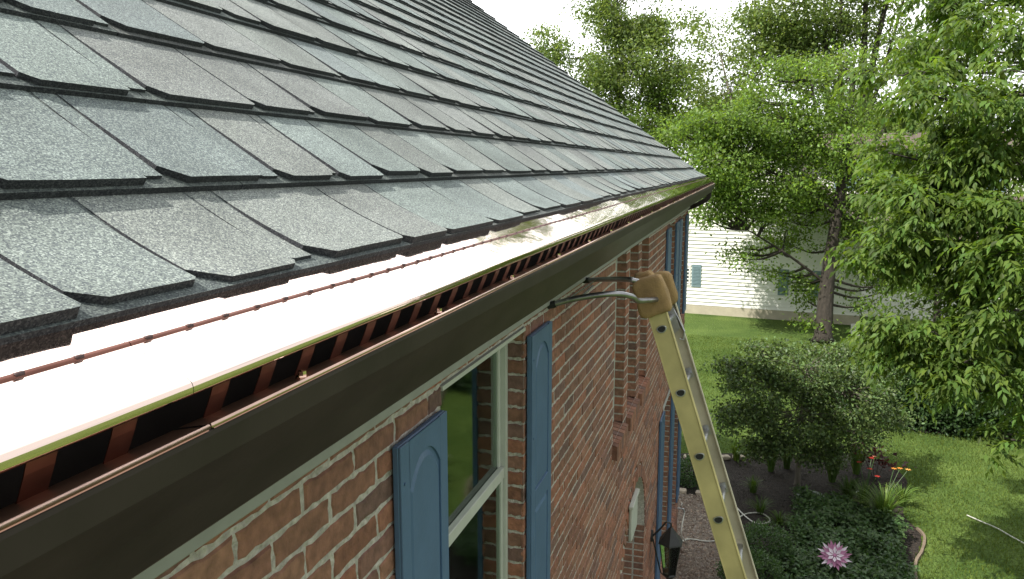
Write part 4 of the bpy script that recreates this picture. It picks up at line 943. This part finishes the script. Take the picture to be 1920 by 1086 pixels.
p = ground_at(1560, 905); clump('iris', 'broad blade leaved clump right of the small tree stem', p.x, p.y, 170, .85, .4, (.6, 1.2, .3), w=.026)
p = ground_at(1605, 890); clump('iris', 'blade leaved clump beside the burgundy plant', p.x, p.y, 120, .7, .35, (.8, 1.3, .4), w=.024)
p = ground_at(1590, 940); clump('iris', 'dark strap leaved clump between the garden light and the birdbath', p.x, p.y, 110, .5, .38, (.5, 1.0, .3), w=.024)
p = ground_at(1690, 950); clump('daylily', 'arching grassy clump spilling over the right bed edge', p.x, p.y, 90, .5, .42, (.9, 1.7, .5), w=.018)
p = ground_at(1545, 985); clump('fern', 'dark fern tuft in the mulch just below the birdbath', p.x, p.y, 90, .3, .3, (.5, 1.0, .3), w=.014)
p = ground_at(1460, 985); clump('fern', 'dark fern tuft in the mulch just right of the hose loop', p.x, p.y, 90, .28, .3, (.5, 1.0, .3), w=.014)
p = ground_at(1425, 965); clump('fern', 'thin dark fern tuft in the mulch above the hose loop', p.x, p.y, 70, .35, .3, (.5, 1.0, .3), w=.012)
p = ground_at(1340, 900); clump('fern', 'low dark tuft in the mulch just behind the ladder', p.x, p.y, 70, .3, .3, (.5, 1.0, .3), w=.012)
p = ground_at(1412, 925); clump('fern', 'feathery tuft in the mulch between ladder and small tree', p.x, p.y, 90, .35, .25, (.6, 1.1, .4), w=.010)
p = ground_at(1498, 1018); clump('hosta', 'pale striped little plant beside the ground cover', p.x, p.y, 22, .16, .22, (1.6, 3.2, .5), w=.03)
for i, px in enumerate((1612, 1640, 1668, 1690)):
    p = ground_at(px, 712); clump('ornamental_grass', 'upright green grass clump on the lawn behind the small tree, %s in its row' % ('first', 'second', 'third', 'last')[i], p.x, p.y, 80, .95, .25, (.9, 1.5, .3), w=.022, group='grass clumps behind the small tree')
# burgundy plant
p = ground_at(1640, 905); rt = thing('heuchera', 'burgundy leaved plant with dark round leaves at the bed edge', 'plant', (p.x, p.y, 0))
nb = 130; P_ = np.array([[p.x+.3, p.y-.02, .42]])+rng.normal(size=(nb, 3))*np.array([.12, .24, .10]); P_[:, 2] += -(P_[:, 1]-p.y)*-.35; D_ = rdir(nb); N_ = rng.normal(size=(nb, 3))*.4; N_[:, 2] += 1
leaf_mesh('leaves', P_, D_, N_, rng.uniform(.06, .12, nb), .085, M['L_burg'], rt, leaf_tints(nb, .6, 1.4, .2))
sb = MB(); [sb.tube([(p.x, p.y, 0), (p.x+.15, p.y+y_, .2), (p.x+.3, p.y+y_*2, .42)], .006, 5) for y_ in (-.12, -.05, .02, .09)]; sb.build('stem', M['bark'], rt)
# bird bath
c = ground_at(1522, 968); bz = .42; c = at_depth(1520, 930, 13.2); bz = c.z
bb = thing('birdbath', 'round stone birdbath with pale rim standing in the shaded mulch', 'birdbath', (c.x, c.y, 0))
def lathe(prof, cx_, cy_, n=28):
    mb = MB(); V = [(cx_+r*math.cos(2*math.pi*k/n), cy_+r*math.sin(2*math.pi*k/n), z) for r, z in prof for k in range(n)]
    mb.add(V, [(i*n+k, i*n+(k+1) % n, (i+1)*n+(k+1) % n, (i+1)*n+k) for i in range(len(prof)-1) for k in range(n)]); return mb
lathe([(.02, bz-.06), (.10, bz-.055), (.20, bz-.025), (.235, bz), (.228, bz+.012), (.195, bz+.008), (.17, bz-.02), (.10, bz-.035), (.01, bz-.04)], c.x, c.y).build('bowl', M['bath'], bb, smooth=True)
lathe([(.15, .0), (.15, .04), (.09, .08), (.06, .2), (.06, bz-.15), (.10, bz-.055)], c.x, c.y).build('pedestal', M['bath'], bb, smooth=True)
lathe([(.172, bz-.014), (.001, bz-.0141)], c.x, c.y).build('water', M['water'], bb)
c = ground_at(1600, 932); ms = thing('garden_light', 'small white capped garden light in the mulch right of the birdbath', 'garden light', (c.x, c.y, 0))
lathe([(.001, .17), (.05, .145), (.085, .115), (.08, .108), (.001, .108)], c.x, c.y, 16).build('cap', M['white'], ms, smooth=True); lathe([(.02, 0), (.02, .109)], c.x, c.y, 10).build('post', M['iron'], ms)
# pink flower ornament on a stake
c = at_depth(1565, 1043, 10.75); fl = thing('flower_ornament', 'pink and white metal flower on a stake above the green ground cover', 'garden ornament', (c.x, c.y, 0))
nrm = (Vector((0, 0, EYE))-c).normalized(); nrm = (nrm*.6+Vector((0, 0, .5))).normalized(); u0 = nrm.orthogonal().normalized(); v0 = nrm.cross(u0)
for ring, (nn, r0, r1, wd, m, lf) in enumerate(((12, .03, .235, .062, 'pwhite', .0), (12, .03, .195, .060, 'pink', .012), (8, .02, .12, .050, 'pwhite', .03))):
    for i in range(nn):
        a = 2*math.pi*(i+.5*ring)/nn; u = u0*math.cos(a)+v0*math.sin(a); v = -u0*math.sin(a)+v0*math.cos(a)
        pt_ = MB(); mm = m if not (ring == 0 and i % 3 == 2) else 'pink'
        pt_.add([c+u*r0+nrm*lf, c+u*(r0+r1)*.5+v*wd*.5+nrm*(lf+.012), c+u*r1+nrm*(lf+.03), c+u*(r0+r1)*.5-v*wd*.5+nrm*(lf+.012), c+u*(r0+r1)*.5+nrm*(lf+.002)], [(0, 1, 4), (1, 2, 4), (0, 4, 3), (4, 2, 3)])
        po = pt_.build('petal', M[mm], fl, fix=False)
sk = MB(); sk.tube([(c.x, c.y, 0), c], .006, 6); sk.build('stake', M['iron'], fl); ce = MB(); ce.tube([c+nrm*.01, c+nrm*.04], [.035, .02], 12); ce.build('flower_centre', M['pink'], fl)
# wire plant support
c = ground_at(1505, 1000); wr = MB(); cc = Vector((c.x, c.y, 0))
for r_, z in ((.09, .10), (.11, .18)): wr.tube([cc+Vector((r_*math.cos(t*.5236), r_*math.sin(t*.5236), z)) for t in range(13)], .005, 5)
for t in range(5): wr.tube([cc+Vector((.09*math.cos(t*1.2566), .09*math.sin(t*1.2566), .0)), cc+Vector((.12*math.cos(t*1.2566), .12*math.sin(t*1.2566), .22))], .004, 5)
tag(wr.build('plant_support', M['hose']), 'small pale wire ring support standing in the mulch', 'plant support')
# hoses
def tubeobj(name, pts, r, m, label, cat):
    mb = MB(); mb.tube(bez(pts, 8), r, 8); return tag(mb.build(name, m, smooth=True), label, cat)
g_ = lambda x, y, z=.035: ground_at(x, y, z)
tubeobj('garden_hose', [Vector((11.0, YW-.11, .66)), g_(1277, 1000, .45), g_(1283, 1016, .04)+Vector((0, -.02, 0)), g_(1275, 1020), g_(1290, 1011), g_(1340, 1014), g_(1370, 985), g_(1395, 965), g_(1425, 962), g_(1443, 973), g_(1437, 981), g_(1415, 980), g_(1395, 966), g_(1380, 950)], .011, M['hose'], 'pale garden hose running from the wall faucet to a loop right of the ladder', 'hose')
tubeobj('lawn_cord', [g_(1813, 966), g_(1840, 978), g_(1870, 991), g_(1900, 1008), g_(1950, 1035)], .010, M['hose'], 'thin pale cord lying across the sunny lawn at right', 'cord')

# ------------------------------------------------------------ neighbour house
A = Vector((30.9, 4.6, 0)); Bp = Vector((29.95, -4.05, 0)); ux = (Bp-A).normalized(); nx_ = Vector((-abs(ux.y), ux.x*-1 if False else -ux.x*(-1), 0))
nx_ = Vector((ux.y, -ux.x, 0)); nx_ = nx_ if nx_.x < 0 else -nx_
Wg = (Bp-A).length; nh = thing('white_house', 'white sided gable house with grey shutters behind the lawn tree', 'house', (A.x, A.y, 0))
def Q(s, z, o=0.): return A+ux*s+Vector((0, 0, z))+nx_*o
zeave, pk = 3.25, 6.55; smid = Wg*.60
sg = MB(); zz = .36; lap = .14
def span(z):   # gable width at height z
    if z <= zeave: return 0, Wg
    t = (z-zeave)/(pk-zeave); return smid*t, Wg-(Wg-smid)*t
while zz < pk-.05:
    a, b = span(zz); a2, b2 = span(min(zz+lap, pk)); sg.add([Q(a, zz, .04), Q(b, zz, .04), Q(b2, zz+lap, .002), Q(a2, zz+lap, .002), Q(a, zz, .0), Q(b, zz, .0)], [(0, 1, 2, 3), (4, 5, 1, 0)]); zz += lap
sg.build('siding', M['siding'], nh, fix=False)
f = MB(); f.add([Q(0, 0, .03), Q(Wg, 0, .03), Q(Wg, .36, .03), Q(0, .36, .03), Q(0, .36, -.1), Q(Wg, .36, -.1)], [(0, 1, 2, 3), (3, 2, 5, 4)]); f.build('foundation', M['found'], nh, fix=False)
f = MB(); dpt = -9.0
f.add([Q(Wg, 0, -.002), Q(Wg, 0, dpt), Q(Wg, zeave, dpt), Q(Wg, zeave, -.002)], [(0, 1, 2, 3)]); f.add([Q(0, 0, -.002), Q(0, 0, dpt), Q(0, zeave, dpt), Q(0, zeave, -.002)], [(0, 1, 2, 3)]); f.build('side_wall', M['siding'], nh, fix=False)
f = MB(); th = .10
for (s0, z0_, s1, z1_) in ((-.5, zeave-.42, smid, pk+.1), (Wg+.5, zeave-.42, smid, pk+.1)):
    f.add([Q(s0, z0_+th, .35), Q(s1, z1_+th, .35), Q(s1, z1_+th, dpt), Q(s0, z0_+th, dpt), Q(s0, z0_, .35), Q(s1, z1_, .35), Q(s1, z1_, dpt), Q(s0, z0_, dpt)], [(0, 1, 2, 3), (4, 5, 6, 7), (0, 3, 7, 4)])
f.build('roof', M['nroof'], nh, fix=False)
f = MB()
for (s0, z0_, s1, z1_) in ((-.5, zeave-.42, smid, pk+.1), (Wg+.5, zeave-.42, smid, pk+.1)):
    f.add([Q(s0, z0_-.10, .36), Q(s1, z1_-.10, .36), Q(s1, z1_+th+.01, .36), Q(s0, z0_+th+.01, .36), Q(s0, z0_-.10, .33), Q(s1, z1_-.10, .33)], [(0, 1, 2, 3), (0, 1, 5, 4)])
    f.add([Q(s0, z0_-.03, .33), Q(s1, z1_-.03, .33), Q(s1, z1_-.03, .0), Q(s0, z0_-.03, .0)], [(0, 1, 2, 3)])
f.build('rake_trim', M['white'], nh, fix=False)
def nwin(s, z, w_, h_, shut=(True, True), wt_=True):
    f = MB()
    def bx(s0, s1, z0_, z1_, o0, o1): f.add([Q(a, b, c_) for c_ in (o0, o1) for a, b in ((s0, z0_), (s1, z0_), (s1, z1_), (s0, z1_))], [(0, 1, 2, 3), (4, 5, 6, 7), (0, 1, 5, 4), (1, 2, 6, 5), (2, 3, 7, 6), (3, 0, 4, 7)])
    bx(s, s+.07, z, z+h_, .0, .05); bx(s+w_-.07, s+w_, z, z+h_, .0, .05); bx(s+.07, s+w_-.07, z+h_-.07, z+h_, .0, .05); bx(s+.07, s+w_-.07, z, z+.07, .0, .05); bx(s+.07, s+w_-.07, z+h_/2-.03, z+h_/2+.03, .0, .045)
    wn = f.build('window', M['white'], nh); f = MB(); bx(s+.06, s+w_-.06, z+.06, z+h_-.06, .024, .028); f.build('pane', M['water'], wn)
    for i, sd in enumerate((s-.40, s+w_+.04)):
        if not shut[i]: continue
        f = MB(); bx(sd, sd+.36, z-.03, z+h_+.03, .023, .05); so2 = f.build('shutter', M['nshut'], nh); f = MB()
        for zz_ in np.arange(z+.06, z+h_-.05, .055):
            if True: bx(sd+.05, sd+.31, zz_, zz_+.03, .0505, .062)
        f.build('louvres', M['nshut'], so2)
def s_of(px, py):
    r = ray(px, py); t = ((A-Vector((0, 0, EYE))).dot(nx_))/r.dot(nx_); p = Vector((0, 0, EYE))+r*t; return (p-A).dot(ux), p.z
s1_, zt_ = s_of(1296, 497); s_sh, zb_ = s_of(1297, 537); h_ = .90
nwin(s1_-.72, zb_+.03, .72, zt_-zb_-.03, (True, True))
s2_, zt2 = s_of(1482, 507); _, zb2 = s_of(1482, 553); nwin(s2_, zb2, .72, zt2-zb2)
print('nh', s1_, zt_, zb_, s2_, zt2, zb2, Wg, smid)
# main block to the right: two storeys with brown roof
mb_ = MB(); off = Wg+.0
def Q2(s, z, o): return Q(s, z, o)
mb_.add([Q(Wg, 0, -2), Q(Wg+11, 0, -2), Q(Wg+11, 3.3, -2), Q(Wg, 3.3, -2)], [(0, 1, 2, 3)]); mb_.add([Q(Wg-3, 4.4, -5), Q(Wg+11, 4.4, -5), Q(Wg+11, 6.0, -5), Q(Wg-3, 6.0, -5)], [(0, 1, 2, 3)]); mb_.add([Q(Wg+11, 0, -2), Q(Wg+11, 0, -10), Q(Wg+11, 6, -10), Q(Wg+11, 6, -5), Q(Wg+11, 3.3, -2)], [(0, 1, 2, 3, 4)]); mb_.build('main_wall', M['siding'], nh, fix=False)
mb_ = MB(); mb_.add([Q(Wg-3, 3.1, -1.5), Q(Wg+11.4, 3.1, -1.5), Q(Wg+11.4, 4.6, -5.05), Q(Wg-3, 4.6, -5.05)], [(0, 1, 2, 3)]); mb_.build('lower_roof', M['nroof'], nh, fix=False)
mb_ = MB(); mb_.add([Q(Wg-3.4, 5.9, -4.6), Q(Wg+11.4, 5.9, -4.6), Q(Wg+11.4, 7.1, -7), Q(Wg-3.4, 7.1, -7)], [(0, 1, 2, 3)]); mb_.build('upper_roof', M['nroof'], nh, fix=False)
for s0 in (Wg-1.2, Wg+.6, Wg+4):
    mb_ = MB(); mb_.add([Q(s0, 4.72, -4.97), Q(s0+.95, 4.72, -4.97), Q(s0+.95, 5.75, -4.97), Q(s0, 5.75, -4.97), Q(s0, 4.72, -5.0), Q(s0+.95, 4.72, -5.0), Q(s0+.95, 5.75, -5.0), Q(s0, 5.75, -5.0)], [(0, 1, 2, 3), (0, 1, 5, 4), (2, 3, 7, 6), (1, 2, 6, 5), (3, 0, 4, 7)])
    mb_.build('upper_window', M['nshut'], nh, fix=False)
# white splash block at the foot of the house
c = ground_at(1604, 627); sb = MB(); sb.add([c+Vector((.35, -.10, .0)), c+Vector((.35, .12, .0)), c+Vector((-.25, .16, .0)), c+Vector((-.25, -.16, .0)), c+Vector((.35, -.10, .30)), c+Vector((.35, .12, .30)), c+Vector((-.25, .16, .07)), c+Vector((-.25, -.16, .07))], [(0, 1, 2, 3), (4, 5, 6, 7), (0, 1, 5, 4), (1, 2, 6, 5), (2, 3, 7, 6), (3, 0, 4, 7)])
tag(sb.build('splash_block', M['white']), 'white splash block on the grass at the white house corner', 'splash block')
